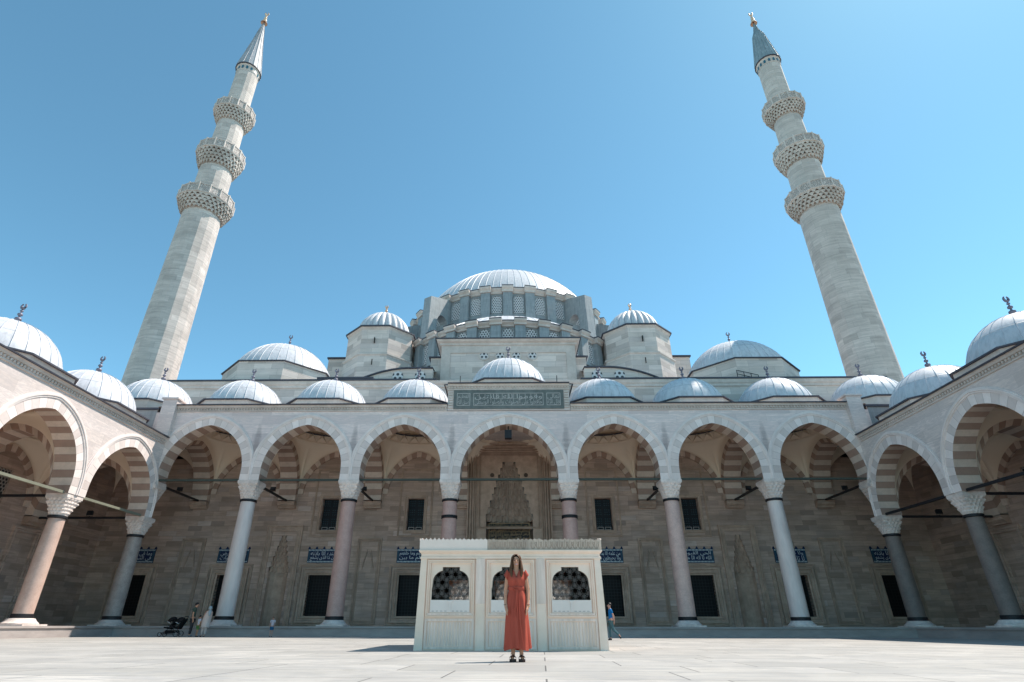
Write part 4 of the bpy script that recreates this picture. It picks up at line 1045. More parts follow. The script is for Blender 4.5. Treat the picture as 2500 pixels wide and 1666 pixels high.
# ================================================================ minarets
def minaret(sg, label):
    M = thing('minaret', label, 'minaret', W(sg*30.15, 42, ZF)); cx, cy = sg*30.15, 42
    n = 16
    def sh(r0, z0, r1, z1, name='shaft_section'):
        m = MB(); m.lathe(cx, cy, [(r0, z0), (r1, z1)], n, rot=pi/n); return m.build(name, MINA, M)
    m = MB(); m.box(cx-2.6, cy-2.6, ZF-.1, cx+2.6, cy+2.6, 12); walls(m, [(cx-2.6, cy-2.6), (cx+2.6, cy-2.6), (cx+2.6, cy+2.6), (cx-2.6, cy+2.6)], 12, 14, [(cx-1.6, cy-1.6), (cx+1.6, cy-1.6), (cx+1.6, cy+1.6), (cx-1.6, cy+1.6)]); m.build('square_base', GREY, M)
    e_ = .3 if sg < 0 else 0.
    lev = [(35.9+e_, 38.25+e_, 2.52, 1.74, 1.60), (41.9+e_, 44.5+e_, 2.28, 1.57, 1.41), (48.6+e_, 50.95+e_, 2.05, 1.35, 1.22)]
    sh(1.98, 12, 1.72, 36.3)
    zs = [(37.3, 1.60, 42.4, 1.54), (43.6, 1.41, 49.1, 1.33), (50.0, 1.20, 57.4, 1.17)]
    for z0, r0, z1, r1 in zs: sh(r0, z0, r1, z1)
    for (zb, zt, R, ri, ro) in lev:
        B_ = node('balcony', M, W(cx, cy, zb)); m = MB(); H = zt-1.0-zb; tiers = 5; N = 30; rr = random.Random(int(zb*10)); pv_ = None
        p = lambda a, r, z: (cx+r*cos(a), cy+r*sin(a), z)
        for t in range(tiers):      # each tier hangs out over the one below on a scalloped edge
            f0, f1 = (t/tiers)**.75, ((t+1)/tiers)**.75; r0 = ri+(R-.06-ri)*f0; r1 = ri+(R-.06-ri)*f1; z0 = zb+H*t/tiers; z1 = zb+H*(t+1)/tiers; h = z1-z0
            for k in range(N):
                a0 = 2*pi*(k+.5*(t % 2))/N; a1 = a0+2*pi/N; am = (a0+a1)/2; da = a1-a0; j = rr.uniform(-.05, .04); ap = .62 if rr.random() > .22 else rr.uniform(0, .3); dr = rr.uniform(.06, .16); sh_ = rr.uniform(.1, .36)
                L = [(a0, z0-dr, r1-.06), (a0+da*.14, z0-.05, r1-.06), (a0+da*.24, z0+h*min(ap, sh_), r1-.03+j), (am, z0+h*ap, r1-.01+j), (a1-da*.24, z0+h*min(ap, sh_), r1-.03+j), (a1-da*.14, z0-.05, r1-.06), (a1, z0-dr, r1-.06)]
                for (a, z, r), (b, y, q) in zip(L, L[1:]):
                    m.face([p(a, r, z), p(b, q, y), p(b, r1, z1), p(a, r1, z1)])
                    m.face([p(a, r, z), p(b, q, y), p(b, r0-.12, y+.1), p(a, r0-.12, z+.1)])
        m.lathe(cx, cy, [(ri-.02, zb-.1), (ri+.0, zb+H*.25)] + [(ri+(R-.06-ri)*(max(0, t-1)/4)**.75-.1, zb+H*t/4+.02) for t in range(1, 5)], 32)
        m.build('muqarnas_corbel', MUQ, B_)
        m = MB(); m.lathe(cx, cy, [(R-.15, zt-1.06), (R+.02, zt-1.04), (R+.04, zt-.94), (R-.02, zt-.92)], 16, rot=pi/16); m.lathe(cx, cy, [(R-.02, zt-.12), (R+.03, zt-.11), (R+.03, zt), (R-.14, zt), (R-.14, zt-.95), (ro-.1, zt-.95)], 16, rot=pi/16)
        for k in range(16): a = 2*pi*(k+.5)/16; x, y = cx+(R)*cos(a), cy+(R)*sin(a); m.box(x-.06, y-.06, zt-.95, x+.06, y+.06, zt+.05)
        m.build('parapet_rail', GREYT, B_)
        m = MB(); m.lathe(cx, cy, [(R-.01, zt-.93), (R-.01, zt-.1)], 16, rot=pi/16); m.build('pierced_parapet', PARAP, B_)
    m = MB(); m.lathe(cx, cy, [(1.18, 56.9), (1.22, 57.05), (1.22, 57.7), (1.31, 57.85)], n, rot=pi/n); m.build('spire_collar', MINA, M)
    for k in range(16):
        m = MB(); a = 2*pi*k/16; x, y = cx+1.205*cos(a), cy+1.205*sin(a); e = Vector((-sin(a), cos(a), 0))*.11; q = Vector((cos(a), sin(a), 0))*.03
        m.face([tuple(Vector((x, y, z))+q+e*s) for z, s in ((57.1, -1), (57.1, 1), (57.48, 1), (57.6, 0), (57.48, -1))])
        m.build('tile_inset', BLUEW, M)
    sp = node('lead_spire', M, W(cx, cy, 57.8))
    m = MB(); m.lathe(cx, cy, [(1.3, 57.83), (1.41, 57.85), (1.41, 57.95), (1.3, 58.02)], n, rot=pi/n); m.build('spire_eave', LEADE, sp)
    m = MB(); zt = 67.2 if sg < 0 else 65.6
    lead_shell(m, cx, cy, [(1.38, 57.95), (.98, 60.6), (.62, 63.1), (.31, zt-1.6), (.07, zt)], 16, .05, .10, sub=1, vscale=4.); m.build('spire_cover', LEADS if sg < 0 else LEADK2, sp)
    m = MB(); finial(m, cx, cy, zt-.05, 2.2, .24); m.build('finial', GOLD, sp, True, 50)

minaret(-1, 'tall slender stone minaret with pale lit right side, beyond the sunlit left gallery')
minaret(1, 'tall slender stone minaret with grey shaded face, beyond the dark right gallery')
#==PART4==
# ================================================================ fountain (metres from here on)
FX, FY0, FY1 = 0.0, 14.5, 19.2
ftn = thing('marble_fountain', 'low rectangular white marble fountain house with lattice grilles in front of the portico', 'fountain', (FX, 16.8, 0))
OUT = [(.47, 1.06), (.47, 1.30), (.445, 1.34), (.44, 1.45), (.43, 1.53), (.395, 1.60), (.34, 1.655), (.28, 1.69), (.235, 1.705), (.212, 1.708), (.212, 1.79)]
def hwid(z):
    if z < 1.06 or z > 1.79: return -1
    for (a, za), (b, zb) in zip(OUT, OUT[1:]):
        if za <= z <= zb: return a+(b-a)*((z-za)/(zb-za) if zb > za else 0)
    return -1
def grille(parent, f, c, d, name='lattice_grille', sp=.21):
    m = MB(False); segs = []
    rows = 8
    for j in range(-1, rows):
        for i in range(-5, 6):
            x = i*sp+(sp/2 if j % 2 else 0); z = 1.08+j*sp*.866
            r = sp*.5; n = 18
            for k in range(n):
                a, b = 2*pi*k/n, 2*pi*(k+1)/n
                segs.append(((x+r*cos(a), z+r*sin(a)), (x+r*cos(b), z+r*sin(b))))
            for k in range(6):
                a = pi/6+pi*k/3; q = sp*.577
                segs.append(((x+q*cos(a), z+q*sin(a)), (x+r*.52*cos(a+pi/6), z+r*.52*sin(a+pi/6)))); segs.append(((x+q*cos(a), z+q*sin(a)), (x+r*.52*cos(a-pi/6), z+r*.52*sin(a-pi/6))))
    w = .0042
    for (ax, az), (bx, bz) in segs:
        mx, mz = (ax+bx)/2, (az+bz)/2
        if abs(mx) > hwid(mz): continue
        L = math.hypot(bx-ax, bz-az); tx, tz = -(bz-az)/L*w, (bx-ax)/L*w
        A = [f.P(c+ax+tx, d, az+tz), f.P(c+ax-tx, d, az-tz), f.P(c+bx-tx, d, bz-tz), f.P(c+bx+tx, d, bz+tz)]
        v = Vector(f.P(0, -.022, 0))-Vector(f.P(0, 0, 0)); m.prism(A, v)
    m2 = []
    for (a, za), (b, zb) in zip(OUT, OUT[1:]):
        for sg in (-1, 1):
            if zb > za+.001: m.face([f.P(c+sg*a, d, za), f.P(c+sg*(a-.02), d, za), f.P(c+sg*(b-.02), d, zb), f.P(c+sg*b, d, zb)])
    return m.build(name, BRONZ, parent)
def fpanel(f, x0, x1, front=True):
    """one bay of the fountain wall: framed panel, arched opening, basin slab, fluted foot"""
    c = (x0+x1)/2; X = (x1-x0)/2
    m = MB(False)
    for sg in (-1, 1):
        for (a, za), (b, zb) in zip(OUT, OUT[1:]):
            if zb > za+1e-6:
                m.face([f.P(c+sg*a, 0, za), f.P(c+sg*X, 0, za), f.P(c+sg*X, 0, zb), f.P(c+sg*b, 0, zb)])
                m.face([f.P(c+sg*a, 0, za), f.P(c+sg*a, -.1, za), f.P(c+sg*b, -.1, zb), f.P(c+sg*b, 0, zb)])
    m.face([f.P(c-X, 0, 1.79), f.P(c+X, 0, 1.79), f.P(c+X, 0, 1.98), f.P(c-X, 0, 1.98)]); m.face([f.P(c-.212, 0, 1.79), f.P(c+.212, 0, 1.79), f.P(c+.212, -.1, 1.79), f.P(c-.212, -.1, 1.79)])
    m.face([f.P(c-.5, 0, 1.06), f.P(c+.5, 0, 1.06), f.P(c+.5, -.1, 1.06), f.P(c-.5, -.1, 1.06)])
    m.face([f.P(c-X, 0, 0), f.P(c+X, 0, 0), f.P(c+X, 0, 1.06), f.P(c-X, 0, 1.06)])
    for sg in (-1, 1):
        a_, b_ = sorted((c+sg*X, c+sg*.47))
    frame(m, f, c-X+.03, c+X-.03, .70, 1.95, .07, .035); frame(m, f, c-X+.12, c+X-.12, .76, 1.88, .03, .012, 0, True, 2)
    pn = m.build('wall_panel', FMARB, ftn)
    m = MB(False)
    frame(m, f, c-X+.02, c+X-.02, .03, .655, .05, .03, 0, True, 2)
    n = 14
    for i in range(n):
        xa = c-X+.09+(2*X-.18)*i/n; xb = xa+(2*X-.18)/n*.7
        q = [(xa, 0), (xa+.008, .014), (xb-.008, .014), (xb, 0)]
        for (p1, d1), (p2, d2) in zip(q, q[1:]): m.face([f.P(p1, d1, .09), f.P(p2, d2, .09), f.P(p2, d2, .59), f.P(p1, d1, .59)])
        m.face([f.P(p, d_, .59) for p, d_ in q]); m.face([f.P(p, d_, .09) for p, d_ in q])
    m.build('fluted_foot', FMARG, ftn)
    grille(ftn, f, c, -.045)
    if front:
        m = MB(False); v = Vector(f.P(0, .03, 0))-Vector(f.P(0, 0, 0))
        m.prism([f.P(c-.47, 0, .79), f.P(c+.47, 0, .79), f.P(c+.47, 0, 1.055), f.P(c-.47, 0, 1.055)], v)
        m.prism([f.P(c-.03, .03, .79), f.P(c+.03, .03, .79), f.P(c+.02, .03, .98), f.P(c+.07, .03, 1.045), f.P(c-.07, .03, 1.045), f.P(c-.02, .03, .98)], v*.6)
        bs = m.build('basin_slab', FNEW, ftn)
        m = MB(False)
        for k in (-4, -3, -2, -1, 1, 2, 3, 4): x = c+k*.1-.02*(k > 0)+.0; m.face([f.P(x-.028, .033, .815), f.P(x+.028, .033, .815), f.P(x+.028, .033, .822), f.P(x-.028, .033, .822)])
        m.build('drain_slot', IRON, bs)
        m = MB(False); m.prism([f.P(c-.53, 0, .735), f.P(c+.53, 0, .735), f.P(c+.53, 0, .775), f.P(c-.53, 0, .775)], v*1.6); m.build('basin_sill', FMARG, ftn)
ff = Fr((FX, FY0), (1, 0), (0, -1)); fb = Fr((FX, FY1), (-1, 0), (0, 1)); fl = Fr((FX-2.16, (FY0+FY1)/2), (0, -1), (-1, 0)); frr = Fr((FX+2.16, (FY0+FY1)/2), (0, 1), (1, 0))
for f in (ff, fb):
    for x0, x1 in ((-2.05, -.85), (-.61, .61), (.85, 2.05)): fpanel(f, x0, x1, f is ff)
for f in (fl, frr):
    for x0, x1 in ((-2.1, -.85), (-.61, .61), (.85, 2.1)): fpanel(f, x0, x1, False)
for f, xs in ((ff, (-.73, .73)), (fb, (-.73, .73)), (fl, (-.73, .73)), (frr, (-.73, .73))):
    for x in xs:
        m = MB(False); A = []
        for i in range(9): a = pi*i/8; A.append((x-.12*cos(a), .02+.045*sin(a)))
        A = [(x-.12, 0)]+A+[(x+.12, 0)]
        m.strip([f.P(p, d, 0) for p, d in A], [f.P(p, d, .98) for p, d in A]); m.build('pilaster', FMARB, ftn)
        m = MB(False); A = [(p, d+.012 if d else 0) for p, d in A]
        m.strip([f.P(p, d, .975) for p, d in A], [f.P(p, d, 1.975) for p, d in A]); m.face([f.P(p, d, .975) for p, d in A]); m.build('pilaster', FMARG, ftn)
for sx in (-1, 1):
    for y in (FY0, FY1):
        a, b = sorted((sx*2.05, sx*2.2)); m = MB(False); s_ = .04
        y0, y1 = (y-s_, y+.14) if y == FY0 else (y-.14, y+s_)
        q0 = [(a-(.05 if sx < 0 else 0), y0), (b+(.05 if sx > 0 else 0), y0), (b+(.05 if sx > 0 else 0), y1), (a-(.05 if sx < 0 else 0), y1)]; q1 = [(a, y0), (b, y0), (b, y1), (a, y1)]
        m.loft([[(p, r, 0) for p, r in q0], [(p, r, 1.975) for p, r in q1]]); m.build('corner_post', FMARB, ftn)
# entablature
m = MB(False)
def band(p0, z0, p1, z1): m.loft([[(-2.2-p0, FY0-.04-p0, z0), (2.2+p0, FY0-.04-p0, z0), (2.2+p0, FY1+.04+p0, z0), (-2.2-p0, FY1+.04+p0, z0)], [(-2.2-p1, FY0-.04-p1, z1), (2.2+p1, FY0-.04-p1, z1), (2.2+p1, FY1+.04+p1, z1), (-2.2-p1, FY1+.04+p1, z1)]])
L = [(-.03, 1.972), (.02, 1.975), (.02, 2.02), (.0, 2.03), (.0, 2.09), (.03, 2.11), (.06, 2.15), (.06, 2.175), (-.1, 2.176)]
for (p0, z0), (p1, z1) in zip(L, L[1:]): band(p0, z0, p1, z1)
m.build('entablature', FMARB, ftn)
m = MB(False); m.box(-2.1, FY0+.1, 1.99, 2.1, FY1-.1, 2.12); m.build('roof_slab', FMARB, ftn)
INSHADE = plain('inside_shade_black', (.035, .032, .03), .8)  # near-black lining added to darken the fountain inside, shade put into colour
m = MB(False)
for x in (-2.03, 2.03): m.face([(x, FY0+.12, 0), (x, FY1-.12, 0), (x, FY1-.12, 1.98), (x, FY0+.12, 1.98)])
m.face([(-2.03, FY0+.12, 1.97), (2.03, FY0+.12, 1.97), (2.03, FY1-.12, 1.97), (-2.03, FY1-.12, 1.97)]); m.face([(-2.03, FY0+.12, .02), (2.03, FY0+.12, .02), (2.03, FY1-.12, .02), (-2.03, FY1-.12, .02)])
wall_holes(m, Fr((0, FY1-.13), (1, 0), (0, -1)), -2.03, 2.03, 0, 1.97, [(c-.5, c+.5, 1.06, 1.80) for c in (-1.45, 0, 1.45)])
m.build('added_lining', INSHADE, ftn)
pm = NT('frosted_pane'); tr = pm.n('BsdfTranslucent'); tr.inputs[0].default_value = (.75, .74, .72, 1); pm.l(tr.outputs[0], [q for q in pm.t.nodes if q.type == 'OUTPUT_MATERIAL'][0].inputs[0])
for c in (-1.45, 0, 1.45): m = MB(False); m.face([(c-.5, FY1-.09, 1.05), (c+.5, FY1-.09, 1.05), (c+.5, FY1-.09, 1.8), (c-.5, FY1-.09, 1.8)]); m.build('frosted_pane', pm.m, ftn)
m = MB(False); m.box(-1.3, 15.8, .02, 1.3, 17.9, .8); m.build('water_tank', INSHADE, ftn)  # tank takes the same painted inside shade
def crest(f, a, b, mat, carved, rng):
    n = max(1, round((b-a)/.105)); m = MB(False); s = (b-a)/n
    base, top = [], []
    pts = []
    for i in range(n):
        x = a+i*s
        h = 2.44+rng.uniform(-.012, .008); h -= (.035 if carved and rng.random() < .2 else 0)
        pts += [(x, 2.405), (x+s*.18, 2.425), (x+s*.38, h-.012), (x+s*.5, h+.012), (x+s*.62, h-.012), (x+s*.82, 2.425)]
    pts.append((b, 2.405))
    lean = lambda z: .05+.06*(z-2.176)/.27
    A = [f.P(x, lean(2.176), 2.176) for x, z in pts]; B_ = [f.P(x, lean(z), z) for x, z in pts]
    C_ = [f.P(x, lean(z)-.09, z) for x, z in pts]; D_ = [f.P(x, lean(2.176)-.09, 2.176) for x, z in pts]
    m.strip(A, B_); m.strip(B_, C_); m.strip(C_, D_)
    o = m.build('crest_board', mat, ftn)
    m = MB(False); k = 0
    if carved:
        x = a+.06
        while x < b-.1:
            for sg in (-1, 1):
                q = []
                for i in range(9):
                    t = i/8; q.append(f.P(x+.055+sg*(.018+.034*sin(pi*t)+(.02 if t > .85 else 0)), lean(2.2+.16*t)+.004, 2.205+.16*t))
                m.tube(q, .0085, 5)
            m.tube([f.P(x+.055, lean(2.2)+.004, 2.19), f.P(x+.055, lean(2.4)+.004, 2.42)], .005, 4)
            x += .21*.62
        m.build('carved_leaves', plain('weathered_carving', (.42, .35, .28), .8, .2, 0, .6, 6.), o)
rng = random.Random(5)
crest(ff, -2.25, -.57, FNEW, False, rng); crest(ff, -.57, .45, plain('grimy_marble', (.50, .425, .34), .8, .2, 0, .6, 3., .2, (.2, .17, .15)), True, rng); crest(ff, .45, 2.25, plain('worn_marble', (.66, .565, .455), .75, .2, 0, .6, 4., .2, (.25, .22, .19)), True, rng)
crest(fb, -2.25, 2.25, FMARB, False, rng); L_ = (FY1-FY0)/2+.05
crest(fl, -L_, L_, FMARB, False, rng); crest(frr, -L_, L_, FMARB, False, rng)

# ================================================================ people
def skin(pts, edges, root, sub=2):
    """pts: {name: (x, y, z, r) or (x, y, z, rx, ry)}; returns verts, faces of a continuous skinned surface"""
    ks = list(pts); me = bpy.data.meshes.new('tmp'); me.from_pydata([pts[k][:3] for k in ks], [(ks.index(a), ks.index(b)) for a, b in edges], [])
    o = bpy.data.objects.new('tmp', me); COL.objects.link(o); o.modifiers.new('s', 'SKIN')
    md_ = o.modifiers.new('u', 'SUBSURF'); md_.levels = sub; md_.render_levels = sub
    if not me.skin_vertices:
        bm = bmesh.new(); bm.from_mesh(me); bm.verts.layers.skin.verify(); bm.to_mesh(me); bm.free()
    for i, k in enumerate(ks):
        d = me.skin_vertices[0].data[i]; p = pts[k]; d.radius = (p[3], p[4] if len(p) > 4 else p[3]); d.use_root = (k == root)
    bpy.context.view_layer.update()
    ev = bpy.data.meshes.new_from_object(o.evaluated_get(bpy.context.evaluated_depsgraph_get()))
    V = [v.co.copy() for v in ev.vertices]; F = [tuple(p.vertices) for p in ev.polygons]
    bpy.data.objects.remove(o); bpy.data.meshes.remove(me); bpy.data.meshes.remove(ev)
    return V, F
def mesh(name, parent, VF, mat, wl):
    V, F = VF; me = bpy.data.meshes.new(name); me.from_pydata([Vector(v) for v in V], [], F); me.materials.append(mat); me.shade_smooth()
    o = bpy.data.objects.new(name, me); return register(o, parent, wl)
def ell(c, r, n=10, k=7):
    V, F = [], []
    for j in range(k+1):
        t = pi*j/k
        for i in range(n): a = 2*pi*i/n; V.append((c[0]+r[0]*sin(t)*cos(a), c[1]+r[1]*sin(t)*sin(a), c[2]+r[2]*cos(t)))
    for j in range(k):
        for i in range(n): F.append((j*n+i, j*n+(i+1) % n, (j+1)*n+(i+1) % n, (j+1)*n+i))
    return V, F
def joinvf(*L):
    V, F = [], []
    for v, f in L: n = len(V); V += [tuple(q) for q in v]; F += [tuple(i+n for i in p) for p in f]
    return V, F
SKIN = plain('tanned_skin', (.54, .285, .175), .55, .3, 0, .15, 6., 0, (.46, .26, .17))
SKINL = plain('fair_skin', (.52, .32, .24), .55, .3, 0, .1, 6., 0)
def base_joints(H, w=1.):
    """standing, facing -Y, arms hanging; metres"""
    J = {'pelvis': (0, 0, .52*H, .075*H*w, .06*H*w), 'waist': (0, 0, .61*H, .066*H*w, .052*H*w), 'chest': (0, .005*H, .73*H, .082*H*w, .058*H*w), 'collar': (0, .008*H, .815*H, .055*H*w, .045*H*w), 'neck': (0, .0, .855*H, .030*H, .030*H),
         'jaw': (0, -.014*H, .89*H, .036*H, .042*H), 'brow': (0, -.006*H, .94*H, .045*H, .052*H), 'crown': (0, .0, .973*H, .034*H, .04*H)}
    for n, s in (('R', -1), ('L', 1)):
        J.update({'sh'+n: (s*.098*H*w, .008*H, .805*H, .032*H*w), 'el'+n: (s*.118*H*w, .012*H, .63*H, .023*H*w), 'wr'+n: (s*.115*H*w, -.015*H, .49*H, .016*H), 'pm'+n: (s*.112*H*w, -.025*H, .455*H, .020*H, .012*H),
                  'hip'+n: (s*.05*H, 0, .48*H, .056*H*w), 'kn'+n: (s*.05*H, -.004*H, .275*H, .036*H), 'ca'+n: (s*.05*H, .008*H, .19*H, .034*H), 'an'+n: (s*.05*H, .006*H, .045*H, .021*H), 'to'+n: (s*.056*H, -.075*H, .018*H, .020*H)})
        for k in range(4):
            dx = (k-1.5)*.0095*H; J['k%d%s' % (k, n)] = (J['pm'+n][0]+s*.0*H+dx*.35, J['pm'+n][1]+dx*.9, J['pm'+n][2]-.022*H, .0062*H)
            J['f%d%s' % (k, n)] = (J['pm'+n][0]-s*.004*H+dx*.35, J['pm'+n][1]+dx-.003*H, J['pm'+n][2]-(.048, .055, .053, .043)[k]*H, .0048*H)
        J['t0'+n] = (J['pm'+n][0]-s*.003*H, J['pm'+n][1]-.024*H, J['pm'+n][2]-.004*H, .0065*H); J['t1'+n] = (J['pm'+n][0]-s*.006*H, J['pm'+n][1]-.031*H, J['pm'+n][2]-.026*H, .0052*H)
    return J
def body_edges():
    E = [('pelvis', 'waist'), ('waist', 'chest'), ('chest', 'collar'), ('collar', 'neck'), ('neck', 'jaw'), ('jaw', 'brow'), ('brow', 'crown')]
    for n in 'RL':
        E += [('collar', 'sh'+n), ('sh'+n, 'el'+n), ('el'+n, 'wr'+n), ('wr'+n, 'pm'+n), ('pelvis', 'hip'+n), ('hip'+n, 'kn'+n), ('kn'+n, 'ca'+n), ('ca'+n, 'an'+n), ('an'+n, 'to'+n), ('wr'+n, 't0'+n), ('t0'+n, 't1'+n)]
        for k in range(4): E += [('pm'+n, 'k%d%s' % (k, n)), ('k%d%s' % (k, n), 'f%d%s' % (k, n))]
    return E
def rot(VF, a, wl=None):
    V, F = VF; c, s = cos(a), sin(a); return [(v[0]*c-v[1]*s, v[0]*s+v[1]*c, v[2]) for v in V], F
def sub(J, keys, add, extra=None):
    d = {k: tuple(J[k][:3])+tuple(q+add for q in J[k][3:]) for k in keys}
    if extra: d.update(extra)
    return d
def mid(a, b, t): return tuple(a[i]+(b[i]-a[i])*t for i in range(3))
def head_bits(J, H):
    """nose, ears joined to the body; returns extra geometry, eye and mouth positions"""
    b = J['brow']; y = b[1]-.052*H
    nose = ell((b[0], y-.004*H, b[2]-.022*H), (.009*H, .013*H, .017*H)); e1 = ell((b[0]-.046*H, b[1]+.004*H, b[2]-.02*H), (.006*H, .012*H, .019*H)); e2 = ell((b[0]+.046*H, b[1]+.004*H, b[2]-.02*H), (.006*H, .012*H, .019*H))
    eyes = joinvf(ell((b[0]-.018*H, y+.006*H, b[2]-.008*H), (.0085*H, .005*H, .0045*H)), ell((b[0]+.018*H, y+.006*H, b[2]-.008*H), (.0085*H, .005*H, .0045*H)))
    mouth = ell((b[0], y+.006*H, b[2]-.050*H), (.016*H, .006*H, .0045*H))
    return [nose, e1, e2], eyes, mouth
EYE = plain('dark_eye', (.02, .015, .012), .3); LIP = plain('lip', (.42, .12, .09), .5)
def hair_cap(J, H, back=.0, n=16, k=8):
    b = J['brow']; c = (b[0], b[1]+.010*H, b[2]+.012*H); V, F = [], []
    r = (.052*H, .060*H, .056*H)
    for j in range(k+1):
        t = pi*.62*j/k
        for i in range(n):
            a = 2*pi*i/n; f = max(0, -sin(a))         # shorter over the forehead
            tt = t*(1-.42*f**.7)
            V.append((c[0]+r[0]*sin(tt)*cos(a), c[1]+r[1]*sin(tt)*sin(a), c[2]+r[2]*cos(tt)))
    for j in range(k):
        for i in range(n): F.append((j*n+i, j*n+(i+1) % n, (j+1)*n+(i+1) % n, (j+1)*n+i))
    return V, F
def simple_person(name_label, loc, H, heading, J, shirt, lower, shoes, hair, skinm, short_legs=False, long_hair=False, shirt_len=.0, cat='person'):
    T = thing('person', name_label, cat, loc); wl = Vector(loc)
    ex, eyes, mouth = head_bits(J, H)
    R = lambda vf: rot(vf, heading)
    mesh('body', T, R(joinvf(skin(J, body_edges(), 'pelvis', 1), *ex)), skinm, wl)
    mesh('eyes', T, R(eyes), EYE, wl); mesh('mouth', T, R(mouth), LIP, wl)
    mesh('hair', T, R(hair_cap(J, H)), hair, wl)
    S_ = sub(J, ['pelvis', 'waist', 'chest', 'collar', 'shR', 'shL'], .010*H); E = [('pelvis', 'waist'), ('waist', 'chest'), ('chest', 'collar'), ('collar', 'shR'), ('collar', 'shL')]
    S_['collar'] = J['collar'][:3]+(J['collar'][3]+.004*H, J['collar'][4]+.004*H)
    for n in 'RL': S_['sl'+n] = mid(J['sh'+n], J['el'+n], .62)+(.036*H,); E.append(('sh'+n, 'sl'+n))
    mesh('t_shirt', T, R(skin(S_, E, 'pelvis', 1)), shirt, wl)
    Q = {'pelvis': J['pelvis'][:3]+tuple(q+.004*H for q in J['pelvis'][3:])}; E = []
    for n in 'RL':
        Q['hip'+n] = J['hip'+n][:3]+(J['hip'+n][3]+.006*H,); E.append(('pelvis', 'hip'+n))
        if short_legs: Q['e'+n] = mid(J['hip'+n], J['kn'+n], .85)+(.05*H,); E.append(('hip'+n, 'e'+n))
        else:
            Q['kn'+n] = J['kn'+n][:3]+(J['kn'+n][3]+.008*H,); Q['e'+n] = mid(J['kn'+n], J['an'+n], .92)+(.034*H,); E += [('hip'+n, 'kn'+n), ('kn'+n, 'e'+n)]
    mesh('shorts' if short_legs else 'trousers', T, R(skin(Q, E, 'pelvis', 1)), lower, wl)
    for n in 'RL':
        a, t = J['an'+n], J['to'+n]; m_ = skin({'h': (a[0]-(t[0]-a[0])*.3, a[1]-(t[1]-a[1])*.3, max(.02*H, a[2]-.02*H), .024*H), 'a': (a[0], a[1], a[2]-.008*H, .027*H), 'm': mid(a, t, .6)+(.026*H,), 't': (t[0]+(t[0]-a[0])*.15, t[1]+(t[1]-a[1])*.15, t[2], .020*H)}, [('h', 'a'), ('a', 'm'), ('m', 't')], 'a', 1)
        mesh('shoe', T, R(m_), shoes, wl)
    return T

# ---- woman in the rust dress
WX, WY = .09, 10.1; H = 1.62
W_ = thing('person', 'smiling long haired woman in a rust red maxi dress and brown sandals before the fountain', 'person', (WX, WY, 0)); wl = Vector((WX, WY, 0))
J = base_joints(H, .92)
for n, s in (('R', -1), ('L', 1)):
    J['sh'+n] = (s*.142, .0, 1.29, .044); J['el'+n] = (s*(.182 if s < 0 else .190), .01, 1.03, .033)
    dx, dy, dz = s*.186-J['wr'+n][0], -.07-J['wr'+n][1], .80-J['wr'+n][2]
    for k in [q for q in J if q[-1] == n and q[:2] in ('wr', 'pm', 'k0', 'k1', 'k2', 'k3', 'f0', 'f1', 'f2', 'f3', 't0', 't1')]:
        p = J[k]; J[k] = (p[0]+dx-(s*.02 if k[:2] not in ('wr',) else 0), p[1]+dy-(.02 if k[:2] != 'wr' else 0), p[2]+dz)+p[3:]
    J['hip'+n] = (s*.075+.008, 0, .79, .085); J['kn'+n] = (s*.068, 0, .45, .055); J['ca'+n] = (s*.068, .01, .31, .050); J['an'+n] = (s*.066, .01, .085, .030); J['to'+n] = (s*.085, -.115, .05, .030)
J['jaw'] = (0, -.026, 1.425, .052, .058); J['brow'] = (0, -.012, 1.51, .066, .078); J['crown'] = (0, 0, 1.565, .05, .06); J['neck'] = (0, 0, 1.365, .044, .044); J['collar'] = (0, .008, 1.305, .075, .06)
ex, eyes, mouth = head_bits(J, H)
mesh('body', W_, joinvf(skin(J, body_edges(), 'pelvis', 2), *ex), SKIN, wl)
y = J['brow'][1]-.052*H
mesh('eyes', W_, joinvf(ell((-.029, y+.002, 1.498), (.014, .008, .007)), ell((.029, y+.002, 1.498), (.014, .008, .007)), ell((-.03, y+.002, 1.522), (.018, .006, .003)), ell((.03, y+.002, 1.522), (.018, .006, .003))), EYE, wl)
mesh('mouth', W_, ell((0, y+.0, 1.432), (.030, .012, .010)), LIP, wl); mesh('teeth', W_, ell((0, y-.005, 1.434), (.022, .012, .005)), TILEW, wl)
RUST = plain('rust_red_cloth', (.45, .094, .060), .8, .15, 0, .45, 5., 1., (.29, .052, .034), (3.5, 3.5, .35))
V, F = [], []; n = 72
rows = [(.172, .203, .165, .034), (.30, .195, .158, .032), (.45, .188, .152, .027), (.60, .182, .146, .022), (.75, .177, .138, .015), (.88, .170, .128, .008), (.97, .152, .116, .004), (1.04, .130, .102, .003), (1.07, .126, .100, .002), (1.11, .134, .104, .003), (1.17, .150, .116, .003), (1.22, .158, .122, .002), (1.27, .156, .108, 0), (1.31, .146, .092, 0), (1.345, .110, .075, 0)]
for j, (z, rx, ry, f) in enumerate(rows):
    for i in range(n):
        a = 2*pi*i/n; k = 1+f/rx*(.6*sin(a*7+z*2)+.5*sin(a*11+1-z*3)+.35*sin(a*4-z*1.5))
        b = 0
        if 1.12 < z < 1.26:       # bust
            for c in (-pi/2-.42, -pi/2+.42): b += .022*math.exp(-((a-2*pi*(a > pi)*1-c)/.30)**2)
        zz = z
        if z > 1.24: zz = z-.10*max(0, 1-abs(((a+pi/2+pi) % (2*pi))-pi)/.42)*(z-1.22)/.125*1.05     # V neck dips at the front
        if z < .2: zz = z + .02*sin(a*3+.5)
        V.append(((rx*k+b)*cos(a), (ry*k+b)*sin(a), zz))
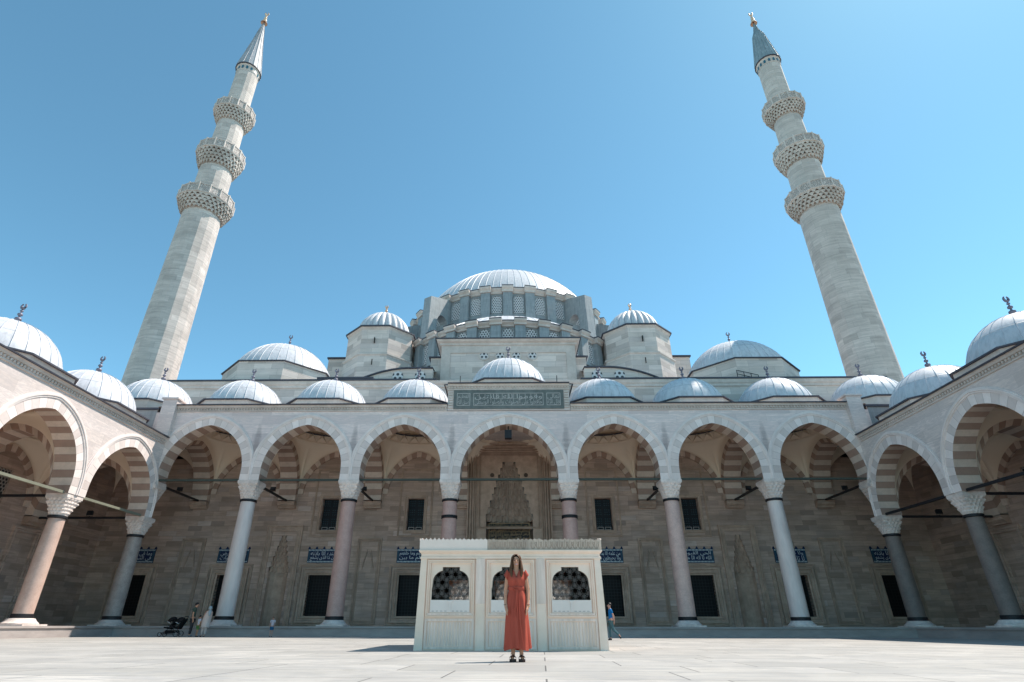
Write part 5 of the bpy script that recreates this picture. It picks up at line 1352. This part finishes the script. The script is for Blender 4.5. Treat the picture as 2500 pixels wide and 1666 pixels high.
for j in range(len(rows)-1):
    for i in range(n): F.append((j*n+i, j*n+(i+1) % n, (j+1)*n+(i+1) % n, (j+1)*n+i))
dress = mesh('dress', W_, (V, F), RUST, wl)
for s in (-1, 1):
    V, F = [], []
    for j, (t, r) in enumerate(((0, .058), (.35, .059), (.7, .061), (1., .066), (1.06, .064))):
        for i in range(20):
            a = 2*pi*i/20; c = Vector((s*(.132+.046*t), .0, 1.318-.085*t)); e = Vector((s*.55, 0, .83)); k = r*(1+.06*sin(a*5)*t)
            V.append(tuple(c+e*k*cos(a)*.85+Vector((0, 1, 0))*k*sin(a)*.95))
    for j in range(4):
        for i in range(20): F.append((j*20+i, j*20+(i+1) % 20, (j+1)*20+(i+1) % 20, (j+1)*20+i))
    mesh('sleeve', W_, (V, F), RUST, wl)
V, F = [], []
for j, (z, d) in enumerate(((1.035, .004), (1.045, .010), (1.085, .010), (1.095, .004))):
    for i in range(40): a = 2*pi*i/40; V.append(((.130+d)*cos(a), (.103+d)*sin(a), z))
for j in range(3):
    for i in range(40): F.append((j*40+i, j*40+(i+1) % 40, (j+1)*40+(i+1) % 40, (j+1)*40+i))
mesh('waist_tie', W_, (V, F), RUST, wl)
m = MB(False)
for (dx, zb, ph) in ((-.03, .62, 0), (.005, .70, 1.5)):
    q = [(WX+dx*(.3+.7*t)+.006*sin(6*t+ph), WY-.122-.035*min(1, t*2.2)-.012*t, 1.06-(1.06-zb)*t) for t in [i/10 for i in range(11)]]; m.tube(q, .008, 6)
m.tube([(WX-.01+.035*cos(t), WY-.125, 1.055+.022*sin(t)) for t in [2*pi*i/12 for i in range(13)]], .009, 6)
m.build('tie_strings', RUST, W_, True, wl=wl)
m = MB(False)     # edge of the wrap: one long soft fold
q = [(WX+.055-.09*sin(pi*.5*t)*(1-t)+.05*t, WY-.106-.075*t**.6, 1.03-.85*t) for t in [i/14 for i in range(15)]]; m.tube(q, [.004+.006*sin(pi*i/14) for i in range(15)], 6)
q = [(WX-.10+.13*t, WY-.075-.052*sin(pi*.5*min(1, t*1.4)), 1.315-.215*t) for t in [i/10 for i in range(11)]]; m.tube(q, .006, 6)
m.build('wrap_edge', RUST, W_, True, wl=wl)
HAIR = plain('brown_hair', (.17, .078, .036), .5, .2, 0, .8, 26., .6, (.035, .018, .011), (6, 6, .5))
V, F = [], []; n = 40; Z = [1.607, 1.60, 1.58, 1.55, 1.50, 1.45, 1.40, 1.35, 1.30, 1.265, 1.235]; RX = [.004, .04, .066, .082, .090, .094, .100, .108, .116, .118, .108]; RY = [.004, .045, .072, .088, .092, .09, .086, .082, .080, .078, .07]
for j, z in enumerate(Z):       # open at the face: a curtain from cheek to cheek round the back
    op = 0 if j < 2 else (.30 if j == 2 else .62 if j == 3 else .74 if j < 6 else .66 if j < 8 else .6)
    for i in range(n+1):
        a = -pi/2+op+(2*pi-2*op)*i/n; w = 1+.035*sin(i*1.9)+.03*sin(i*.9+z*18); yo = .006-.03*(j > 5)*(abs(cos(a)) > .4)*min(1, (j-5)/3)
        V.append((RX[j]*w*cos(a), RY[j]*w*sin(a)+yo, z+.012*sin(i*2.3)*(j == len(Z)-1)))
N_ = n+1
for j in range(len(Z)-1):
    for i in range(n): F.append((j*N_+i, j*N_+i+1, (j+1)*N_+i+1, (j+1)*N_+i))
V2, F2 = [], []
for s in (-1, 1):           # locks falling in front of the shoulders
    m_ = skin({'a': (s*.070, -.035, 1.52, .020), 'b': (s*.080, -.055, 1.44, .026), 'c': (s*.092, -.085, 1.36, .032), 'd': (s*.088, -.105, 1.29, .030), 'e': (s*.078, -.112, 1.225, .012)}, [('a', 'b'), ('b', 'c'), ('c', 'd'), ('d', 'e')], 'a', 1); V2, F2 = joinvf((V2, F2), m_)
hair = mesh('hair', W_, joinvf((V, F), (V2, F2)), HAIR, wl)
STRAP = plain('dark_brown_leather', (.035, .018, .016), .6)
for n_, s in (('R', -1), ('L', 1)):
    m = MB(False); foot = [(-.045, .055), (.04, .055), (.05, -.02), (.058, -.09), (.05, -.155), (.02, -.18), (-.03, -.17), (-.05, -.10), (-.042, -.02)]
    m.prism([(WX+s*.068+s*x, WY+yy, .0) for x, yy in foot], (0, 0, .038))
    for yy, zz, w in ((-.075, .085, .058), (-.115, .076, .060), (.03, .13, .045)):
        A = []; B2 = []
        for i in range(9): a = pi*i/8; A.append((WX+s*.072+w*cos(a), WY+yy-.018, .035+(zz-.035)*sin(a))); B2.append((WX+s*.072+w*cos(a), WY+yy+.018, .04+(zz-.03)*sin(a)))
        m.strip(A, B2)
    m.build('sandal', STRAP, W_, wl=wl)
def ring(name, c, r, t, mat):
    m = MB(False); m.tube([(WX+c[0]+r*cos(2*pi*i/16), WY+c[1]+r*sin(2*pi*i/16), c[2]) for i in range(17)], t, 6); m.build(name, mat, W_, True, wl=wl)
ring('bracelet', (.186, -.07, .815), .028, .006, plain('red_beads', (.3, .04, .03), .4)); ring('bracelet', (.185, -.075, .792), .027, .008, plain('brass', (.55, .35, .15), .35, .5, .7)); ring('bracelet', (-.186, -.07, .815), .027, .005, STRAP)

# ---- boy walking left in the blue t-shirt
H = 1.36; J = base_joints(H, .95)
for n, s in (('R', -1), ('L', 1)):
    for k in [q for q in J if q[-1] == n and q[:2] in ('wr', 'pm', 'k0', 'k1', 'k2', 'k3', 'f0', 'f1', 'f2', 'f3', 't0', 't1')]: p = J[k]; J[k] = (p[0]*.55, p[1]+.15, p[2]+.03)+p[3:]
    J['el'+n] = (s*.15, .11, .64*H, .030)
J['knR'] = (-.06, -.06, .275*H, .048); J['caR'] = (-.06, -.05, .19*H, .042); J['anR'] = (-.06, -.035, .05*H, .028); J['toR'] = (-.06, -.16, .02*H, .027)
J['knL'] = (.06, .06, .285*H, .048); J['caL'] = (.06, .17, .215*H, .042); J['anL'] = (.06, .30, .135*H, .028); J['toL'] = (.06, .34, .045*H, .026)
simple_person('boy in bright blue t-shirt and teal trousers walking past the fountain, hands behind back', (4.06, 25, 0), H, -pi/2, J, plain('bright_blue_cloth', (.012, .17, .43), .8, .15), plain('teal_denim', (.075, .16, .18), .85, .15), plain('black_shoe', (.015, .015, .02), .5), plain('black_hair', (.012, .010, .010), .5, .4), SKINL)
# ---- family in the shade by the stroller
H = 1.6; J = base_joints(H, 1.05)
J['jaw'] = (0, -.06, .875*H, .06, .068); J['brow'] = (0, -.055, .925*H, .072, .083); J['crown'] = (0, -.04, .96*H, .055, .064)
simple_person('man in dark green t-shirt and grey trousers looking down beside the twin stroller', (-16.42, 31.6, 0), H, .5*pi+.35, J, plain('dark_green_cloth', (.055, .085, .06), .85), plain('dark_grey_cloth', (.045, .042, .045), .85), plain('grey_shoe', (.2, .2, .2), .6), plain('dark_hair', (.012, .011, .011), .5), SKIN)
H = .98; J = base_joints(H, 1.1)
simple_person('small child in white t-shirt and green shorts standing with back to the courtyard', (-15.98, 31.45, 0), H, pi*.8, J, plain('white_cotton', (.6, .62, .66), .85), plain('lime_green_cloth', (.13, .28, .09), .85), plain('dark_shoe', (.03, .03, .03), .6), plain('child_dark_hair', (.012, .011, .011), .5), SKIN, True)
H = .92; J = base_joints(H, 1.1)
for k in [q for q in J if q[-1] == 'L' and q[:2] in ('wr', 'pm', 'k0', 'k1', 'k2', 'k3', 'f0', 'f1', 'f2', 'f3', 't0', 't1')]: p = J[k]; J[k] = (p[0]*.6, p[1]-.10, p[2]+.05)+p[3:]
simple_person('toddler in white printed t-shirt and blue shorts alone in front of the kerb', (-12.23, 31.6, 0), H, .5, J, plain('white_tee', (.6, .58, .62), .85), plain('blue_shorts_cloth', (.04, .16, .30), .85), plain('dark_boot', (.02, .02, .025), .6), plain('toddler_hair', (.02, .014, .012), .5), SKINL, True)
# stooping figure in a long cream coat
H = 1.5; loc = (-15.60, 31.35, 0); wl = Vector(loc); J = base_joints(H)
T = thing('person', 'stooping person in long cream coat and trousers with pale blue headscarf, next to the child', 'person', loc)
for k in list(J):
    p = J[k]
    if p[2] > .5*H and k[:2] not in ('hi',): d = p[2]-.5*H; J[k] = (p[0]+d*.30, p[1]-d*.32, p[2]-d*.16)+p[3:]
mesh('body', T, joinvf(skin(J, body_edges(), 'pelvis', 1), *head_bits(J, H)[0]), SKINL, wl)
CREAM = plain('cream_cloth', (.62, .55, .50), .85, .15)
V, F = [], []; n = 24
for j, (z, rx, ry) in enumerate(((.43, .20, .19), (.60, .205, .19), (.80, .20, .18), (1.0, .185, .16), (1.13, .15, .13), (1.2, .08, .08))):
    d = max(0, z-.75)
    for i in range(n): a = 2*pi*i/n; k = 1+.04*sin(a*5); V.append((rx*k*cos(a)+d*.35+.02, ry*k*sin(a)-d*.30, z))
for j in range(5):
    for i in range(n): F.append((j*n+i, j*n+(i+1) % n, (j+1)*n+(i+1) % n, (j+1)*n+i))
mesh('long_coat', T, (V, F), CREAM, wl)
Q = {'pelvis': (0, 0, .75, .1)}; E = []
for n_ in 'RL': Q['kn'+n_] = J['kn'+n_][:3]+(.075,); Q['e'+n_] = J['an'+n_][:2]+(.09, .06); E += [('pelvis', 'kn'+n_), ('kn'+n_, 'e'+n_)]
mesh('trousers', T, skin(Q, E, 'pelvis', 1), CREAM, wl)
b = J['brow']; SC = plain('pale_blue_scarf', (.33, .42, .45), .85)
mesh('headscarf', T, joinvf(ell((b[0], b[1]+.012, b[2]+.004), (.088, .098, .105), 16, 10), skin({'a': (b[0], b[1]+.03, b[2]-.07, .075), 'b': (b[0]+.02, b[1]+.0, b[2]-.17, .09), 'c': (b[0]+.05, b[1]-.06, b[2]-.36, .05)}, [('a', 'b'), ('b', 'c')], 'a', 1)), SC, wl)
for n_ in 'RL': mesh('shoe', T, skin({'a': (J['an'+n_][0], .02, .035, .035), 'b': (J['an'+n_][0], -.13, .028, .03)}, [('a', 'b')], 'a', 1), STRAP, wl)

# ---- twin stroller
loc = (-17.25, 31.45, 0); wl = Vector(loc)
T = thing('baby_stroller', 'black twin stroller with two curved pale trimmed hoods parked in the shade', 'stroller', loc)
BLK = plain('black_fabric', (.010, .010, .011), .85, .2); X0, Y0 = loc[0], loc[1]
m = MB(False)
for s in (-.2, .2):
    m.tube([(X0-.50, Y0+s, .12), (X0-.1, Y0+s, .38), (X0+.32, Y0+s, .62), (X0+.55, Y0+s, .90)], .016); m.tube([(X0+.32, Y0+s, .10), (X0+.05, Y0+s, .45), (X0-.18, Y0+s, .52)], .014); m.tube([(X0-.5, Y0+s, .14), (X0+.35, Y0+s, .12)], .012)
m.tube([(X0+.55, Y0-.2, .90), (X0+.6, Y0-.1, .93), (X0+.6, Y0+.1, .93), (X0+.55, Y0+.2, .90)], .018); m.build('frame', IRON, T, True, wl=wl)
for k, (hx, hz) in enumerate(((-.12, .62), (.30, .60))):
    V, F = [], []; n, q = 12, 10
    for j in range(q+1):
        t = radians(15)+radians(115)*j/q
        for i in range(n+1): a = -pi/2+pi*i/n; V.append((hx+.02-.27*cos(t)*cos(a)*1.0, .23*sin(a), hz+.30*sin(t)*cos(a)**.6))
    for j in range(q):
        for i in range(n): F.append((j*(n+1)+i, j*(n+1)+i+1, (j+1)*(n+1)+i+1, (j+1)*(n+1)+i))
    h_ = mesh('hood', T, (V, F), BLK, wl)
    tr = [Vector(v)+wl for v in V[:n+1]]; m = MB(False); m.tube(tr, .012, 6); m.build('pale_trim', TILEW, h_, True, wl=wl)
    m = MB(False); x = X0+hx; m.prism([(x-.28, Y0-.2, .40), (x+.02, Y0-.2, .34), (x+.26, Y0-.2, .80), (x+.19, Y0-.2, .82), (x-.03, Y0-.2, .42), (x-.28, Y0-.2, .46)], (0, .4, 0)); m.build('seat', BLK, T, wl=wl)
m = MB(False); m.box(X0-.3, Y0-.17, .16, X0+.25, Y0+.17, .3); m.build('basket', BLK, T, wl=wl)
for x, r in ((-.50, .11), (.32, .14)):
    for s in (-.24, .24):
        m = MB(False); A = [[(X0+x+(r-.02*k)*cos(2*pi*i/20), Y0+s+yy, r+(r-.02*k)*sin(2*pi*i/20)) for i in range(20)] for yy, k in ((-.02, 1), (-.02, 0), (.02, 0), (.02, 1))]
        m.loft(A); wh = m.build('wheel', IRON, T, wl=wl)
        m = MB(False)
        for k in range(3): a = pi*k/3; m.tube([(X0+x+(r-.015)*cos(a), Y0+s, r+(r-.015)*sin(a)), (X0+x-(r-.015)*cos(a), Y0+s, r-(r-.015)*sin(a))], .008, 5)
        m.build('spokes', PALE, wh, wl=wl)

# ================================================================ floodlights on the tie rods, hanging box
def floodlight(p, d, label):
    """p: top of the rod (building units); d: unit vector the lamp faces"""
    c = W(*p); T = thing('floodlight', label, 'floodlight', c, 'black floodlights clamped on the tie rods'); d = Vector(d); e = Vector((-d.y, d.x, 0)); u = Vector((0, 0, 1))
    m = MB(False); q = [c+u*.20+d*s*.09+e*t*.17+u*v*.14 for s, t, v in ((-1, -.8, -.7), (-1, .8, -.7), (-1, .8, .7), (-1, -.8, .7))]; r = [c+u*.20+d*.09+e*t*.17+u*v*.14 for t, v in ((-1, -1), (1, -1), (1, 1), (-1, 1))]
    m.loft([[tuple(x) for x in q], [tuple(x) for x in r]]); m.face(q); m.build('lamp_housing', IRON, T, wl=c)
    m = MB(False); m.face([tuple(c+u*.20+d*.092+e*t*.15+u*v*.12) for t, v in ((-1, -1), (1, -1), (1, 1), (-1, 1))]); m.build('lamp_glass', GLASS, T, wl=c)
    m = MB(False); m.tube([tuple(c+e*.19+u*.2), tuple(c+e*.19+u*.02), tuple(c-e*.19+u*.02), tuple(c-e*.19+u*.2)], .012, 5); m.tube([tuple(c-u*.06), tuple(c+u*.03)], .03, 6); m.build('bracket', IRON, T, wl=c)
nm = {-20.3: 'in the front arch nearest the sunlit gallery', -14.52: 'behind the white column over the family', -8.9: 'behind the pink column left of the fountain', 8.9: 'behind the pale pink column right of the fountain', 14.52: 'behind the white column toward the dark gallery', 20.3: 'in the front arch nearest the dark gallery'}
for x in nm: floodlight((x, 33.9, 7.79), (0, 1, 0), 'small black floodlight on the iron rod ' + nm[x])
floodlight((-23.6, 25.2, 5.83), (0, -1, 0), 'black floodlight on the rod of the left gallery beside the rosy column')
floodlight((-23.2, 31.0, 5.83), (0, -1, 0), 'black floodlight in the left gallery on the rod by the corner column')
floodlight((23.2, 31.0, 5.83), (0, -1, 0), 'black floodlight in the dark right gallery on the corner rod')
c = W(-.03, 30.9, 10.15); T = thing('hanging_box', 'small black square box hanging under the top of the central arch', 'hanging box', c)
m = MB(); m.box(-.24, 30.75, 10.15, .17, 31.1, 10.64); m.build('box_shell', IRON, T); m = MB(); m.tube([(-.03, 30.92, 10.64), (-.03, 30.92, 10.95)], .04); m.build('bracket', IRON, T)

# ================================================================ light, sky, camera
EL, AZ = radians(58), radians(66)      # sun: to the right of the view axis, a little beyond the facade
sv = Vector((sin(AZ)*cos(EL), cos(AZ)*cos(EL), sin(EL)))
sl = bpy.data.lights.new('sun', 'SUN'); sl.energy = 3.15; sl.angle = radians(.5); sl.color = (1, .93, .84)
so = bpy.data.objects.new('sun', sl); COL.objects.link(so); so.rotation_euler = (-sv).to_track_quat('-Z', 'Y').to_euler()
w = bpy.data.worlds.new('World'); scene.world = w; w.use_nodes = True; nt = w.node_tree
sky = nt.nodes.new('ShaderNodeTexSky'); sky.sky_type = 'NISHITA'; sky.sun_disc = False; sky.sun_elevation = EL; sky.sun_rotation = AZ
sky.air_density = .5; sky.dust_density = .1; sky.ozone_density = 0
bg = nt.nodes['Background']; bg.inputs['Strength'].default_value = .15
tint = nt.nodes.new('ShaderNodeMix'); tint.data_type = 'RGBA'; tint.blend_type = 'MULTIPLY'; tint.inputs[0].default_value = 1; tint.inputs[7].default_value = (.72, 1.09, .93, 1)
nt.links.new(sky.outputs[0], tint.inputs[6]); nt.links.new(tint.outputs[2], bg.inputs['Color'])
scene.view_settings.view_transform = 'Standard'; scene.view_settings.look = 'None'; scene.view_settings.gamma = 1; scene.view_settings.exposure = 1.2
scene.cycles.diffuse_bounces = 8; scene.cycles.max_bounces = 12

from mathutils import Matrix
pt, yw, rl = radians(27.455), radians(1.007), radians(.092)
fwv = Vector((-sin(yw), cos(yw), 0)); rt = Vector((cos(yw), sin(yw), 0)); up = Vector((0, 0, 1))
Fv = fwv*cos(pt)+up*sin(pt); Uv = -fwv*sin(pt)+up*cos(pt); Rv = rt*cos(rl)+Uv*sin(rl); U2 = -rt*sin(rl)+Uv*cos(rl)
cam = bpy.data.cameras.new('camera'); cam.lens = 36*1261.8/2353; cam.sensor_width = 36; cam.shift_x = (1176.5-1147.07)/2353; cam.clip_end = 3000; cam.clip_start = .05
co = bpy.data.objects.new('camera', cam); COL.objects.link(co)
co.matrix_world = Matrix(((Rv.x, U2.x, -Fv.x, -.03), (Rv.y, U2.y, -Fv.y, 0), (Rv.z, U2.z, -Fv.z, CH), (0, 0, 0, 1)))
scene.camera = co
